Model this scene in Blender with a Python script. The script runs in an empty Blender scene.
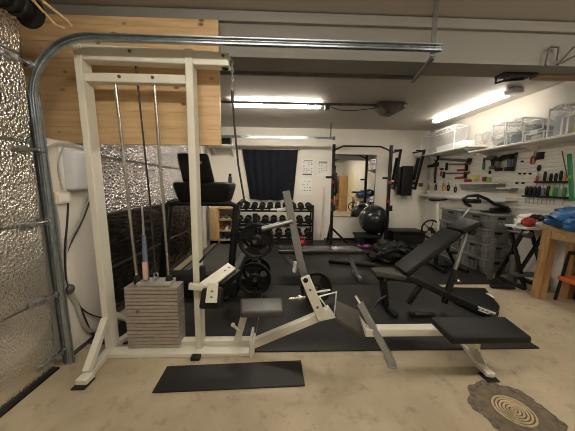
import bpy, bmesh, math, random
from mathutils import Vector, Matrix, noise
random.seed(7)
PI = math.pi
C = bpy.context.scene.collection
sc = bpy.context.scene
V = Vector

# ------------------------------------------------------------------ camera
F = 245.0
H = 1.35
_p, _y, _r = math.radians(7), math.radians(2.0), math.radians(0.6)
FW = V((math.sin(_y)*math.cos(_p), math.cos(_y)*math.cos(_p), -math.sin(_p)))
_r0 = V((math.cos(_y), -math.sin(_y), 0)); _u0 = _r0.cross(FW)
RT = _r0*math.cos(_r) + _u0*math.sin(_r)
UP = _u0*math.cos(_r) - _r0*math.sin(_r)
CAM = V((0, 0, H))
cd = bpy.data.cameras.new('camera'); cam = bpy.data.objects.new('camera', cd); C.objects.link(cam)
cd.lens = F/575*36; cd.sensor_width = 36; cd.clip_start = 0.05
cam.matrix_world = Matrix(((RT.x, UP.x, -FW.x, CAM.x), (RT.y, UP.y, -FW.y, CAM.y), (RT.z, UP.z, -FW.z, CAM.z), (0, 0, 0, 1)))
sc.camera = cam
def _ray(px, py): return FW + RT*((px-287.5)/F) - UP*((py-215.5)/F)
def aty(px, py, y): d = _ray(px, py); return CAM + d*(y/d.y)
def atx(px, py, x): d = _ray(px, py); return CAM + d*(x/d.x)
def atz(px, py, z=0.0): d = _ray(px, py); return CAM + d*((z-H)/d.z)

# ------------------------------------------------------------------ materials
def mat(name, col, rough=0.5, metal=0.0, var=0.0, vscale=8.0, bump=0.0, bscale=40.0, stretch=(1, 1, 1), col2=None, coat=0.0, emit=None, spec=.5):
    m = bpy.data.materials.new(name); m.use_nodes = True
    nt = m.node_tree; b = nt.nodes['Principled BSDF']
    b.inputs['Base Color'].default_value = (*col, 1); b.inputs['Roughness'].default_value = rough
    b.inputs['Metallic'].default_value = metal; b.inputs['Coat Weight'].default_value = coat; b.inputs['Specular IOR Level'].default_value = spec
    if emit:
        b.inputs['Emission Color'].default_value = (*col, 1); b.inputs['Emission Strength'].default_value = emit
    if var or bump or col2:
        tc = nt.nodes.new('ShaderNodeTexCoord'); mp = nt.nodes.new('ShaderNodeMapping')
        mp.inputs['Scale'].default_value = stretch
        nt.links.new(tc.outputs['Object'], mp.inputs['Vector'])
    if var or col2:
        n = nt.nodes.new('ShaderNodeTexNoise'); n.inputs['Scale'].default_value = vscale; n.inputs['Detail'].default_value = 5
        nt.links.new(mp.outputs[0], n.inputs['Vector'])
        cr = nt.nodes.new('ShaderNodeValToRGB')
        c2 = col2 or tuple(c*(1-var) for c in col)
        cr.color_ramp.elements[0].color = (*c2, 1); cr.color_ramp.elements[1].color = (*col, 1)
        cr.color_ramp.elements[0].position = 0.36; cr.color_ramp.elements[1].position = 0.64
        nt.links.new(n.outputs['Fac'], cr.inputs[0]); nt.links.new(cr.outputs[0], b.inputs['Base Color'])
    if bump:
        n2 = nt.nodes.new('ShaderNodeTexNoise'); n2.inputs['Scale'].default_value = bscale; n2.inputs['Detail'].default_value = 3
        nt.links.new(mp.outputs[0], n2.inputs['Vector'])
        bp = nt.nodes.new('ShaderNodeBump'); bp.inputs['Strength'].default_value = bump; bp.inputs['Distance'].default_value = 0.02
        nt.links.new(n2.outputs['Fac'], bp.inputs['Height']); nt.links.new(bp.outputs[0], b.inputs['Normal'])
    return m
M = {}
def wallmat():
    m = mat('painted_wall', (.83, .79, .72), .75, var=.05, vscale=1.2, bump=.08, bscale=60); return m
M['wall'] = wallmat()
M['ceiling'] = mat('ceiling_board', (.50, .465, .42), .6, var=.06, vscale=.8)
M['beam'] = mat('beam_paint', (.245, .235, .215), .6, var=.06, vscale=2)
M['cream'] = mat('cream_powder_coat', (.71, .69, .60), .38, var=.05, vscale=5)
M['white'] = mat('white_paint', (.80, .79, .76), .45)
M['paper'] = mat('paper', (.84, .83, .80), .7)
M['print'] = mat('grey_print', (.30, .30, .33), .7)
M['printdark'] = mat('dark_print', (.05, .05, .06), .7)
M['black'] = mat('black_plastic', (.014, .0135, .013), .42, spec=.3, var=.3, vscale=10)
M['blackmetal'] = mat('black_metal', (.012, .012, .0125), .35, metal=.2, var=.3, vscale=6)
M['vinyl'] = mat('black_vinyl', (.013, .0125, .012), .46, spec=.25, var=.25, vscale=5, bump=.15, bscale=150)
M['shinyvinyl'] = mat('shiny_black_vinyl', (.022, .021, .020), .27, var=.2, vscale=5)
M['greyvinyl'] = mat('grey_vinyl', (.060, .056, .050), .38, var=.2, vscale=6, bump=.15, bscale=120)
M['brownpad'] = mat('worn_dark_pad', (.085, .075, .064), .6, var=.3, vscale=9)
M['rubber'] = mat('black_rubber', (.018, .0175, .017), .62, spec=.3, var=.30, vscale=3, bump=.12, bscale=220)
M['mat'] = mat('rubber_mat', (.024, .0225, .0215), .52, spec=.3, var=.35, vscale=2.2, bump=.10, bscale=180)
M['iron'] = mat('cast_iron_plate', (.011, .011, .012), .42, metal=.3, var=.3, vscale=12, bump=.2, bscale=90)
M['chrome'] = mat('chrome', (.50, .49, .47), .22, metal=1)
M['steel'] = mat('brushed_steel', (.50, .51, .52), .32, metal=.9, var=.15, vscale=9)
M['silver'] = mat('silver_paint', (.36, .37, .375), .3, metal=.5, var=.12, vscale=7)
M['galv'] = mat('galvanised_steel', (.47, .53, .58), .30, metal=.9, var=.25, vscale=14)
M['dullgalv'] = mat('dull_galvanised', (.30, .30, .29), .4, metal=.7, var=.2, vscale=10)
M['darksteel'] = mat('dark_steel', (.17, .16, .15), .45, metal=.6, var=.3, vscale=12)
M['stack'] = mat('stack_plate_paint', (.40, .345, .30), .45, metal=.2, var=.16, vscale=18, stretch=(1, 1, 3))
M['stacktop'] = mat('stack_top_grey', (.42, .40, .36), .5, var=.15, vscale=9)
M['navy'] = mat('navy_curtain', (.016, .019, .034), .85, var=.25, vscale=8)
M['ball'] = mat('black_ball', (.022, .022, .023), .22, coat=.3)
M['wood_light'] = mat('pine_shelf', (.66, .44, .22), .55, var=.2, vscale=6, stretch=(6, 6, .6))
M['wood_table'] = mat('workbench_pine', (.50, .30, .13), .55, col2=(.33, .18, .07), vscale=5, stretch=(7, 7, .7), bump=.1, bscale=20)
M['wood_top'] = mat('workbench_top_pine', (.58, .40, .20), .5, col2=(.45, .28, .12), vscale=5, stretch=(.7, 7, 7))
M['wood_lath'] = mat('wood_lath', (.40, .27, .18), .6, var=.2, vscale=6, stretch=(.6, 6, 6))
M['crate'] = mat('grey_crate', (.25, .25, .245), .5, var=.15, vscale=6)
M['blue'] = mat('blue_tarpaulin', (.02, .12, .33), .38, var=.3, vscale=7)
M['red'] = mat('red_plastic', (.36, .02, .018), .45)
M['orange'] = mat('orange_red_plastic', (.62, .13, .03), .45)
M['amber'] = mat('amber_plastic', (.75, .36, .05), .45)
M['green'] = mat('green_plastic', (.03, .24, .10), .42)
M['lime'] = mat('lime_label', (.30, .55, .08), .5)
M['yellow'] = mat('yellow_plastic', (.75, .62, .14), .5)
M['purple'] = mat('purple_vinyl', (.25, .05, .20), .5)
M['pinklabel'] = mat('pink_label', (.62, .38, .34), .55)
M['orangelabel'] = mat('cream_label', (.80, .66, .48), .6)
M['bluegrey'] = mat('blue_grey_plastic', (.12, .16, .24), .5)
M['cable'] = mat('grey_cable', (.42, .40, .37), .5)
M['blackcable'] = mat('black_cable', (.02, .02, .02), .5)
M['box'] = mat('white_box_plastic', (.72, .74, .78), .4)
M['peg'] = mat('pegboard_white', (.87, .84, .78), .5)
M['goldconcrete'] = mat('cover_concrete', (.62, .50, .33), .75, col2=(.42, .33, .21), vscale=22, bump=.3, bscale=60)
M['cloth'] = mat('white_cloth', (.80, .79, .76), .8)
M['mirror'] = mat('mirror_glass', (.92, .92, .90), .015, metal=1)
M['glassyell'] = mat('yellow_door_paint', (.80, .72, .48), .6)

def floor_mat():
    m = mat('concrete_floor', (.53, .455, .34), .62); nt = m.node_tree; b = nt.nodes['Principled BSDF']; L = nt.links
    tc = nt.nodes.new('ShaderNodeTexCoord')
    def nz(s, d=6, r=.6):
        n = nt.nodes.new('ShaderNodeTexNoise'); n.inputs['Scale'].default_value = s; n.inputs['Detail'].default_value = d
        n.inputs['Roughness'].default_value = r; L.new(tc.outputs['Object'], n.inputs['Vector']); return n
    def ramp(src, a, b_, ca, cb):
        r = nt.nodes.new('ShaderNodeValToRGB'); r.color_ramp.elements[0].position = a; r.color_ramp.elements[1].position = b_
        r.color_ramp.elements[0].color = (*ca, 1); r.color_ramp.elements[1].color = (*cb, 1); L.new(src, r.inputs[0]); return r
    def mul(a, c, f=1.0):
        x = nt.nodes.new('ShaderNodeMixRGB'); x.blend_type = 'MULTIPLY'; x.inputs[0].default_value = f
        L.new(a, x.inputs[1]); L.new(c, x.inputs[2]); return x
    n1 = nz(1.3); base = ramp(n1.outputs['Fac'], .35, .65, (.36, .295, .205), (.52, .44, .315))
    n2 = nz(9, 8, .7); sp = ramp(n2.outputs['Fac'], .30, .46, (.52, .50, .47), (1, 1, 1))
    n3 = nz(42, 3); pit = ramp(n3.outputs['Fac'], .27, .36, (.42, .40, .38), (1, 1, 1))
    msk = nz(1.1, 2); mk = ramp(msk.outputs['Fac'], .5, .62, (0, 0, 0), (1, 1, 1))
    a = mul(base.outputs[0], sp.outputs[0], .75)
    x = nt.nodes.new('ShaderNodeMixRGB'); x.blend_type = 'MULTIPLY'; L.new(mk.outputs[0], x.inputs[0]); L.new(a.outputs[0], x.inputs[1]); L.new(pit.outputs[0], x.inputs[2])
    L.new(x.outputs[0], b.inputs['Base Color'])
    bp = nt.nodes.new('ShaderNodeBump'); bp.inputs['Strength'].default_value = .12; bp.inputs['Distance'].default_value = .01
    L.new(n2.outputs['Fac'], bp.inputs['Height']); L.new(bp.outputs[0], b.inputs['Normal'])
    return m
M['floor'] = floor_mat()

def foil_mat(name, tint, sc1, strength, stretch, rough=.3):
    m = mat(name, tint, rough, metal=.92); nt = m.node_tree; b = nt.nodes['Principled BSDF']; L = nt.links
    tc = nt.nodes.new('ShaderNodeTexCoord'); mp = nt.nodes.new('ShaderNodeMapping'); mp.inputs['Scale'].default_value = stretch
    L.new(tc.outputs['Object'], mp.inputs['Vector'])
    n = nt.nodes.new('ShaderNodeTexNoise'); n.inputs['Scale'].default_value = sc1; n.inputs['Detail'].default_value = 4; n.inputs['Roughness'].default_value = .65
    L.new(mp.outputs[0], n.inputs['Vector'])
    v = nt.nodes.new('ShaderNodeTexVoronoi'); v.inputs['Scale'].default_value = sc1*1.3; L.new(mp.outputs[0], v.inputs['Vector'])
    ad = nt.nodes.new('ShaderNodeMath'); ad.operation = 'ADD'; L.new(n.outputs['Fac'], ad.inputs[0]); L.new(v.outputs['Distance'], ad.inputs[1])
    bp = nt.nodes.new('ShaderNodeBump'); bp.inputs['Strength'].default_value = strength; bp.inputs['Distance'].default_value = .03
    L.new(ad.outputs[0], bp.inputs['Height']); L.new(bp.outputs[0], b.inputs['Normal'])
    return m
M['foil'] = foil_mat('silver_bubble_foil', (.86, .83, .78), 54, .5, (1, 1, .8), .20)
nt = M['foil'].node_tree; tc_ = nt.nodes.new('ShaderNodeTexCoord'); sp_ = nt.nodes.new('ShaderNodeSeparateXYZ'); mr_ = nt.nodes.new('ShaderNodeMapRange')
mr_.inputs['From Min'].default_value = .45; mr_.inputs['From Max'].default_value = 1.5; mr_.inputs['To Min'].default_value = .13; mr_.inputs['To Max'].default_value = .6
nt.links.new(tc_.outputs['Object'], sp_.inputs[0]); nt.links.new(sp_.outputs['Z'], mr_.inputs['Value'])
nt.links.new(mr_.outputs[0], [n for n in nt.nodes if n.type == 'BUMP'][0].inputs['Strength'])
M['foil_far'] = foil_mat('dull_bubble_foil', (.84, .80, .82), 32, .9, (1, .7, 1), .15)
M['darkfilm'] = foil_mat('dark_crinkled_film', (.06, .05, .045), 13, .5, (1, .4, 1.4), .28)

def plank_mat():
    m = mat('pine_planks', (.62, .42, .22), .5); nt = m.node_tree; b = nt.nodes['Principled BSDF']; L = nt.links
    tc = nt.nodes.new('ShaderNodeTexCoord'); mp = nt.nodes.new('ShaderNodeMapping'); mp.inputs['Scale'].default_value = (.8, 5, 9)
    L.new(tc.outputs['Object'], mp.inputs['Vector'])
    n = nt.nodes.new('ShaderNodeTexNoise'); n.inputs['Scale'].default_value = 3.5; n.inputs['Detail'].default_value = 6; L.new(mp.outputs[0], n.inputs['Vector'])
    r = nt.nodes.new('ShaderNodeValToRGB'); r.color_ramp.elements[0].position = .32; r.color_ramp.elements[1].position = .66
    r.color_ramp.elements[0].color = (.56, .37, .19, 1); r.color_ramp.elements[1].color = (.70, .50, .28, 1); L.new(n.outputs['Fac'], r.inputs[0])
    mp2 = nt.nodes.new('ShaderNodeMapping'); mp2.inputs['Scale'].default_value = (5.5, .01, 9); L.new(tc.outputs['Object'], mp2.inputs['Vector'])
    v = nt.nodes.new('ShaderNodeTexVoronoi'); v.inputs['Scale'].default_value = 1.0; L.new(mp2.outputs[0], v.inputs['Vector'])
    k = nt.nodes.new('ShaderNodeValToRGB'); k.color_ramp.elements[0].position = .07; k.color_ramp.elements[1].position = .16
    k.color_ramp.elements[0].color = (.30, .19, .11, 1); k.color_ramp.elements[1].color = (1, 1, 1, 1); L.new(v.outputs['Distance'], k.inputs[0])
    x = nt.nodes.new('ShaderNodeMixRGB'); x.blend_type = 'MULTIPLY'; x.inputs[0].default_value = 1
    L.new(r.outputs[0], x.inputs[1]); L.new(k.outputs[0], x.inputs[2]); L.new(x.outputs[0], b.inputs['Base Color'])
    return m
M['planks'] = plank_mat()

def clear_mat():
    m = bpy.data.materials.new('clear_plastic'); m.use_nodes = True; nt = m.node_tree; L = nt.links
    b = nt.nodes['Principled BSDF']; b.inputs['Base Color'].default_value = (.92, .93, .95, 1); b.inputs['Roughness'].default_value = .2
    b.inputs['Alpha'].default_value = .24
    return m
M['clear'] = clear_mat()
M['cleargrey'] = mat('box_rim_plastic', (.85, .86, .86), .35)
def lamp_mat(name, s):
    m = bpy.data.materials.new(name); m.use_nodes = True; b = m.node_tree.nodes['Principled BSDF']
    b.inputs['Base Color'].default_value = (.9, .88, .8, 1); b.inputs['Emission Color'].default_value = (1.0, .915, .77, 1)
    b.inputs['Emission Strength'].default_value = s; return m
M['tube_soft'] = None
M['tube'] = lamp_mat('fluorescent_diffuser', 27)
M['tube_soft'] = lamp_mat('dimmer_diffuser', 12)
M['tube_strong'] = lamp_mat('brighter_diffuser', 18)

# ------------------------------------------------------------------ mesh builder
class MB:
    def __init__(s): s.bm = bmesh.new(); s.mi = 0
    def _fin(s, before, bev=0, seg=2):
        fs = [f for f in s.bm.faces if f not in before]
        for f in fs: f.material_index = s.mi
        if bev:
            es = list({e for f in fs for e in f.edges})
            r = bmesh.ops.bevel(s.bm, geom=es, offset=bev, segments=seg, affect='EDGES', profile=.6)
            for f in r['faces']: f.material_index = s.mi
        return s
    def hexa(s, p, bev=0, seg=2):   # p: 4 bottom then 4 top, both ccw seen from above
        before = set(s.bm.faces)
        v = [s.bm.verts.new(q) for q in p]
        for q in ((3, 2, 1, 0), (4, 5, 6, 7), (0, 1, 5, 4), (1, 2, 6, 5), (2, 3, 7, 6), (3, 0, 4, 7)): s.bm.faces.new([v[i] for i in q])
        return s._fin(before, bev, seg)
    def box(s, x0, x1, y0, y1, z0, z1, bev=0, seg=2):
        return s.hexa([(x0, y0, z0), (x1, y0, z0), (x1, y1, z0), (x0, y1, z0), (x0, y0, z1), (x1, y0, z1), (x1, y1, z1), (x0, y1, z1)], bev, seg)
    def beam(s, p, q, w, h, side=(0, 1, 0), bev=0, seg=1):   # w measured along 'side', h across
        p, q = V(p), V(q); d = (q-p).normalized(); a = V(side); a = (a-d*a.dot(d)).normalized(); b = a.cross(d)
        a = a*(w/2); b = b*(h/2)
        return s.hexa([p-a-b, p+a-b, p+a+b, p-a+b, q-a-b, q+a-b, q+a+b, q-a+b][0:8], bev, seg)
    def slab(s, top, th, bev=0, seg=2, n=None):   # 4 top corners (ccw from above), thickness against the normal
        t = [V(x) for x in top]; nn = V(n) if n else (t[1]-t[0]).cross(t[3]-t[0]).normalized()
        return s.hexa([x-nn*th for x in t]+t, bev, seg)
    def cyl(s, p, q, r, seg=14, r2=None, cap=True):
        return s.tube([p, q], r, seg, r2=r2)
    def tube(s, pts, r, seg=10, r2=None, closed=False):
        before = set(s.bm.faces)
        P = [V(p) for p in pts]; n = len(P); rings = []; a = None
        for i, p in enumerate(P):
            if closed: d = P[(i+1) % n]-P[i-1]
            else: d = P[min(i+1, n-1)]-P[max(i-1, 0)]
            d.normalize()
            if a is None: a = d.orthogonal().normalized()
            else:
                a = a-d*a.dot(d); a.normalize()
            b = d.cross(a)
            rr = r if r2 is None else r+(r2-r)*i/max(1, n-1)
            rings.append([s.bm.verts.new(p+(a*math.cos(2*PI*k/seg)+b*math.sin(2*PI*k/seg))*rr) for k in range(seg)])
        m = n if closed else n-1
        for i in range(m):
            A, B = rings[i], rings[(i+1) % n]
            off = 0
            if closed and i == n-1: off = min(range(seg), key=lambda o: (A[0].co-B[o].co).length)
            for k in range(seg): s.bm.faces.new((A[k], A[(k+1) % seg], B[(k+1+off) % seg], B[(k+off) % seg]))
        if not closed:
            s.bm.faces.new(rings[0][::-1]); s.bm.faces.new(rings[-1])
        return s._fin(before)
    def ring(s, c, ax, R, r, n=28, seg=8):
        c, ax = V(c), V(ax).normalized(); a = ax.orthogonal().normalized(); b = ax.cross(a)
        return s.tube([c+(a*math.cos(2*PI*i/n)+b*math.sin(2*PI*i/n))*R for i in range(n)], r, seg, closed=True)
    def lathe(s, prof, base, ax=(0, 0, 1), seg=28):   # prof: (radius, height) list, closed at ends when radius 0
        before = set(s.bm.faces); base, ax = V(base), V(ax).normalized(); a = ax.orthogonal().normalized(); b = ax.cross(a); rings = []
        for r, h in prof:
            if r < 1e-6: rings.append([s.bm.verts.new(base+ax*h)])
            else: rings.append([s.bm.verts.new(base+ax*h+(a*math.cos(2*PI*k/seg)+b*math.sin(2*PI*k/seg))*r) for k in range(seg)])
        for A, B in zip(rings, rings[1:]):
            for k in range(seg):
                k2 = (k+1) % seg
                if len(A) == 1 and len(B) == 1: continue
                if len(A) == 1: s.bm.faces.new((A[0], B[k2], B[k]))
                elif len(B) == 1: s.bm.faces.new((A[k], A[k2], B[0]))
                else: s.bm.faces.new((A[k], A[k2], B[k2], B[k]))
        return s._fin(before)
    def sphere(s, c, r, sx=1, sy=1, sz=1, u=24, v=14):
        before = set(s.bm.faces)
        bmesh.ops.create_uvsphere(s.bm, u_segments=u, v_segments=v, radius=r, matrix=Matrix.Translation(c) @ Matrix.Diagonal((sx, sy, sz, 1)))
        return s._fin(before)
    def prism(s, poly, ext, bev=0, seg=2):   # poly: list of 3D points, ext: extrusion vector
        before = set(s.bm.faces); e = V(ext)
        A = [s.bm.verts.new(p) for p in poly]; B = [s.bm.verts.new(V(p)+e) for p in poly]; n = len(A)
        s.bm.faces.new(A[::-1]); s.bm.faces.new(B)
        for i in range(n): s.bm.faces.new((A[i], A[(i+1) % n], B[(i+1) % n], B[i]))
        return s._fin(before, bev, seg)
    def sweep(s, prof, frames):   # prof: closed list of (a,b); frames: (point, a_axis, b_axis)
        before = set(s.bm.faces)
        R = [[s.bm.verts.new(V(p)+V(A)*a+V(B)*b) for a, b in prof] for p, A, B in frames]; n = len(prof)
        for X, Y in zip(R, R[1:]):
            for k in range(n): s.bm.faces.new((X[k], X[(k+1) % n], Y[(k+1) % n], Y[k]))
        s.bm.faces.new(R[0][::-1]); s.bm.faces.new(R[-1])
        return s._fin(before)
    def grid(s, fn, nu, nv, th=None):
        before = set(s.bm.faces)
        G = [[s.bm.verts.new(fn(i/nu, j/nv)) for j in range(nv+1)] for i in range(nu+1)]
        for i in range(nu):
            for j in range(nv): s.bm.faces.new((G[i][j], G[i+1][j], G[i+1][j+1], G[i][j+1]))
        return s._fin(before)

def link(name, mb, mats, parent=None, origin=None, smooth=True, ang=40):
    bmesh.ops.recalc_face_normals(mb.bm, faces=mb.bm.faces)
    me = bpy.data.meshes.new(name)
    if parent is None and origin is None:
        xs = [v.co for v in mb.bm.verts]
        origin = V(((min(v.x for v in xs)+max(v.x for v in xs))/2, (min(v.y for v in xs)+max(v.y for v in xs))/2, min(v.z for v in xs)))
    if parent is not None:
        r = parent
        off = V((0, 0, 0))
        while r is not None: off += V(r.location); r = r.parent
        origin = off
    bmesh.ops.translate(mb.bm, vec=-V(origin), verts=mb.bm.verts)
    mb.bm.to_mesh(me); mb.bm.free()
    for m in (mats if isinstance(mats, (list, tuple)) else [mats]): me.materials.append(M[m] if isinstance(m, str) else m)
    if smooth:
        me.shade_smooth(); me.set_sharp_from_angle(angle=math.radians(ang))
    o = bpy.data.objects.new(name, me); C.objects.link(o)
    if parent is not None: o.parent = parent
    else: o.location = origin
    return o
def thing(name, label, cat, loc, group=None):
    o = bpy.data.objects.new(name, None); C.objects.link(o); o.location = loc; o.empty_display_size = .1
    o['label'] = label; o['category'] = cat
    if group: o['group'] = group
    return o
def tag(o, label, cat, group=None, kind=None):
    o['label'] = label; o['category'] = cat
    if group: o['group'] = group
    if kind: o['kind'] = kind
    return o
def struct(name, mb, m, parent=None, **k):
    o = link(name, mb, m, parent, **k)
    if parent is None: o['kind'] = 'structure'
    return o
def dup(root, delta, label, group=None, rot=None):
    r = root.copy(); C.objects.link(r); r.location = V(root.location)+V(delta); r['label'] = label
    if group: r['group'] = group
    if rot is not None: r.rotation_euler = rot
    for ch in list(root.children):
        c = ch.copy(); C.objects.link(c); c.parent = r
        for g in list(ch.children):
            d = g.copy(); C.objects.link(d); d.parent = c
    return r

# ================================================================== SETTING
XL, XR, YB, YF, ZC = -1.62, 3.65, 6.0, -2.4, 2.70
struct('floor', MB().box(-2.1, XR+.1, YF-.1, YB+.1, -.1, 0), 'floor', origin=(0, 0, 0))
struct('ceiling', MB().box(-2.1, XR+.1, YF-.1, YB+.1, ZC, ZC+.1), 'ceiling', origin=(0, 0, 0))
struct('wall_back', MB().box(-2.1, XR+.1, YB, YB+.1, 0, ZC), 'wall', origin=(0, YB, 0))
struct('wall_right', MB().box(XR, XR+.1, YF-.1, YB, 0, ZC), 'wall', origin=(XR, 0, 0))
struct('wall_front', MB().box(-2.1, XR, YF-.1, YF, 0, ZC), 'wall', origin=(0, YF, 0))
# left wall: outer skin, thickened piers between and beyond the two garage doors
w = MB().box(-2.1, -2.0, YF, YB, 0, ZC)
w.box(-2.0, XL, 1.80, 2.24, 0, 1.66); w.box(-2.0, XL, 5.25, YB, 0, ZC); w.box(-2.0, XL-.02, 2.24, 5.25, 2.15, ZC)
struct('wall_left', w, 'wall', origin=(XL, 0, 0))
struct('trim_3', MB().box(XR-.006, XR, 2.36, YB, 2.06, ZC), 'ceiling', origin=(XR, 4, 2.1))
b = MB().box(-2.0, XR, 2.12, 2.36, 2.37, ZC)
struct('trim_1', b, 'beam', origin=(0, 2.1, 2.37))
b = MB().box(-2.0, XR, 2.085, 2.12, 2.615, 2.69, .004)
struct('trim_2', b, 'beam', origin=(0, 2.1, 2.6))
# skirting along the pier and the back wall
struct('baseboard_left', MB().box(XL, XL+.012, 1.80, 2.24, 0, .03), 'darksteel')
struct('baseboard_back', MB().box(XL, XR, YB-.012, YB, 0, .05), 'wall')

# garage doors of foil-faced sections
def garage_door(name, x, y0, y1, seams, m, amp):
    root = None; zs = seams; mb = MB()
    for a, c in zip(zs, zs[1:]):
        def fn(u, v, a=a, c=c):
            y = y0+(y1-y0)*u; z = a+.008+(c-a-.016)*v
            bulge = .018*math.sin(PI*v)**.5 if 0 < v < 1 else 0
            n = noise.noise(V((y*3.1, z*4.3, 7)))*amp+noise.noise(V((y*9, z*9, 2)))*amp*.4
            e = min(1, 6*min(u, 1-u, v, 1-v))
            return (x+bulge+n*e, y, z)
        mb.grid(fn, 60, 16)
    mb.box(x-.04, x-.012, y0, y1, zs[0], zs[-1])
    return struct(name, mb, m, origin=(x, (y0+y1)/2, 0), ang=60)
d1 = garage_door('door_1', XL-.01, -1.3, 1.70, [0.0, .54, 1.075, 1.61, 2.15, 2.60], 'foil', .006)
struct('seal', MB().box(XL-.03, XL+.02, -1.3, 1.70, 0, .014), 'rubber', d1)
s = MB()
for z in (.54, 1.075, 1.61, 2.15): s.box(XL-.016, XL-.007, -1.3, 1.70, z-.004, z+.004)
struct('seam_strip', s, 'steel', d1)
for z in (.10, .55, 1.08, 1.56, 2.10):
    r = MB(); r.box(XL-.005, XL+.012, 1.56, 1.66, z-.016, z+.016, .004); r.cyl((XL+.02, 1.58, z+.005), (XL+.02, 1.745, z+.005), .008, 10)
    r.cyl((XL+.02, 1.725, z+.005), (XL+.02, 1.75, z+.005), .022, 14); r.box(XL+.01, XL+.03, 1.60, 1.65, z-.014, z+.02, .003)
    struct('roller_bracket', r, 'steel', d1)
d2 = garage_door('door_2', XL-.05, 2.24, 5.25, [1.06, 1.60, 2.15], 'foil_far', .010)
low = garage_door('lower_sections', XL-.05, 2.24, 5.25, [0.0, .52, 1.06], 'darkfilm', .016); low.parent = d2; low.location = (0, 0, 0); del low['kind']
s = MB()
for z in (.52, 1.06, 1.60): s.box(XL-.05, XL-.04, 2.24, 5.25, z-.010, z+.010)
struct('seam_strip', s, 'darksteel', d2)

# ------------------------------------------------------------------ plank panel hung from the beam
p = MB(); z = 1.665; hs = [.125]*7+[.06]
for i, h in enumerate(hs):
    p.box(-1.95, -.475, 2.055, 2.085, z+.0003, z+h-.0003, .0015, 1); z += h
tag(link('plank_panel', p, 'planks', origin=(-1.2, 2.07, 1.665)), 'knotty pine plank panel hanging under the ceiling beam behind the cable machine', 'wood panel')

# ------------------------------------------------------------------ door tracks
def track(name, label, path, m='galv', w=.052, flip=1):
    # path: list of (x, z); at plane y; channel open towards -y
    root_pt, pts, y = path
    prof = [(-w/2, 0), (w/2, 0), (w/2, -.012), (w/2-.004, -.020), (w/2-.012, -.020), (w/2-.012, -.016), (w/2-.006, -.014), (w/2-.006, -.005),
            (.006, -.005), (.002, -.010), (-.004, -.005),
            (-w/2+.006, -.005), (-w/2+.006, -.014), (-w/2+.012, -.016), (-w/2+.012, -.020), (-w/2+.004, -.020), (-w/2, -.012)]
    fr = []
    for i, (x, z) in enumerate(pts):
        a = pts[max(0, i-1)]; c = pts[min(len(pts)-1, i+1)]; d = V((c[0]-a[0], 0, c[1]-a[1])).normalized()
        n = V((-d.z, 0, d.x)); fr.append(((x, y, z), n, V((0, 1, 0))))
    return fr, prof
R = .30
def jpath(x0, ztop, xend, r=R, n=14, z0=.0, lean=0.0):
    pts = [(x0, z0), (x0-lean/2, (z0+ztop-r)/2), (x0-lean, ztop-r)]; x0 -= lean
    for i in range(1, n+1):
        t = PI/2*i/n; pts.append((x0+r-r*math.cos(t), ztop-r+r*math.sin(t)))
    pts.append(((x0+r+xend)/2, ztop)); pts.append((xend, ztop)); return pts
TY = 1.755; TX = XL+.045; TZ = 2.285
t = thing('door_track', 'galvanised steel door track curving up beside the near foil door', 'door track', (TX, TY, 0))
fr, prof = track('x', '', (None, jpath(TX, TZ, 1.09, .40, lean=.045), TY)); link('rail', MB().sweep(prof, fr), 'galv', t, ang=30)
m = MB(); m.hexa([(TX-.05, TY+.002, 0), (TX+.032, TY+.002, 0), (TX+.032, TY+.012, 0), (TX-.05, TY+.012, 0), (TX-.10, TY+.002, 1.95), (TX-.012, TY+.002, 1.95), (TX-.012, TY+.012, 1.95), (TX-.10, TY+.012, 1.95)]); link('wall_angle', m, 'galv', t)
m = MB(); a = aty(437, 4, TY); c = aty(433, 42, TY); m.box(1.03, 1.062, TY+.012, TY+.018, 2.24, ZC-.0); m.box(.85, 1.05, TY, TY+.03, ZC-.012, ZC-.001); link('hanger_strap', m, 'darksteel', t)
m = MB()
for i, x in enumerate((.82, .88, .94, 1.0, 1.05)): m.cyl((x, TY-.012, TZ+.002), (x, TY-.004, TZ+.002), .007, 8)
link('bolts', m, 'chrome', t)
m = MB(); m.beam((1.06, TY+.03, 2.25), (1.25, 2.40, 2.34), .035, .004, (0, 0, 1)); m.beam((1.06, TY+.03, 2.235), (1.25, 2.40, 2.325), .004, .03, (0, 0, 1)); link('brace', m, 'darksteel', t)
t = thing('door_track', 'thin door track below the beam running to the cross brace', 'door track', (-.6, 2.43, 2.3))
fr, prof = track('x', '', (None, [(-1.6, 2.385), (0, 2.385), (1.29, 2.385)], 2.43)); link('rail', MB().sweep(prof, fr), 'dullgalv', t, ang=30)
m = MB(); m.box(1.17, 1.20, 2.435, 2.44, 2.38, ZC); m.box(-.6, -.57, 2.435, 2.44, 2.38, ZC); link('hanger_strap', m, 'darksteel', t)
t = thing('door_track', 'shiny door track under the ceiling close to the back wall', 'door track', (0, 5.45, 2.4))
fr, prof = track('x', '', (None, jpath(XL+.05, 2.375, 1.20, .30), 5.45)); link('rail', MB().sweep(prof, fr), 'galv', t, ang=30)
m = MB(); m.box(1.10, 1.125, 5.455, 5.46, 2.36, ZC); m.box(1.15, 1.205, 5.42, 5.47, 2.34, 2.41); link('hanger_strap', m, 'darksteel', t)

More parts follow.
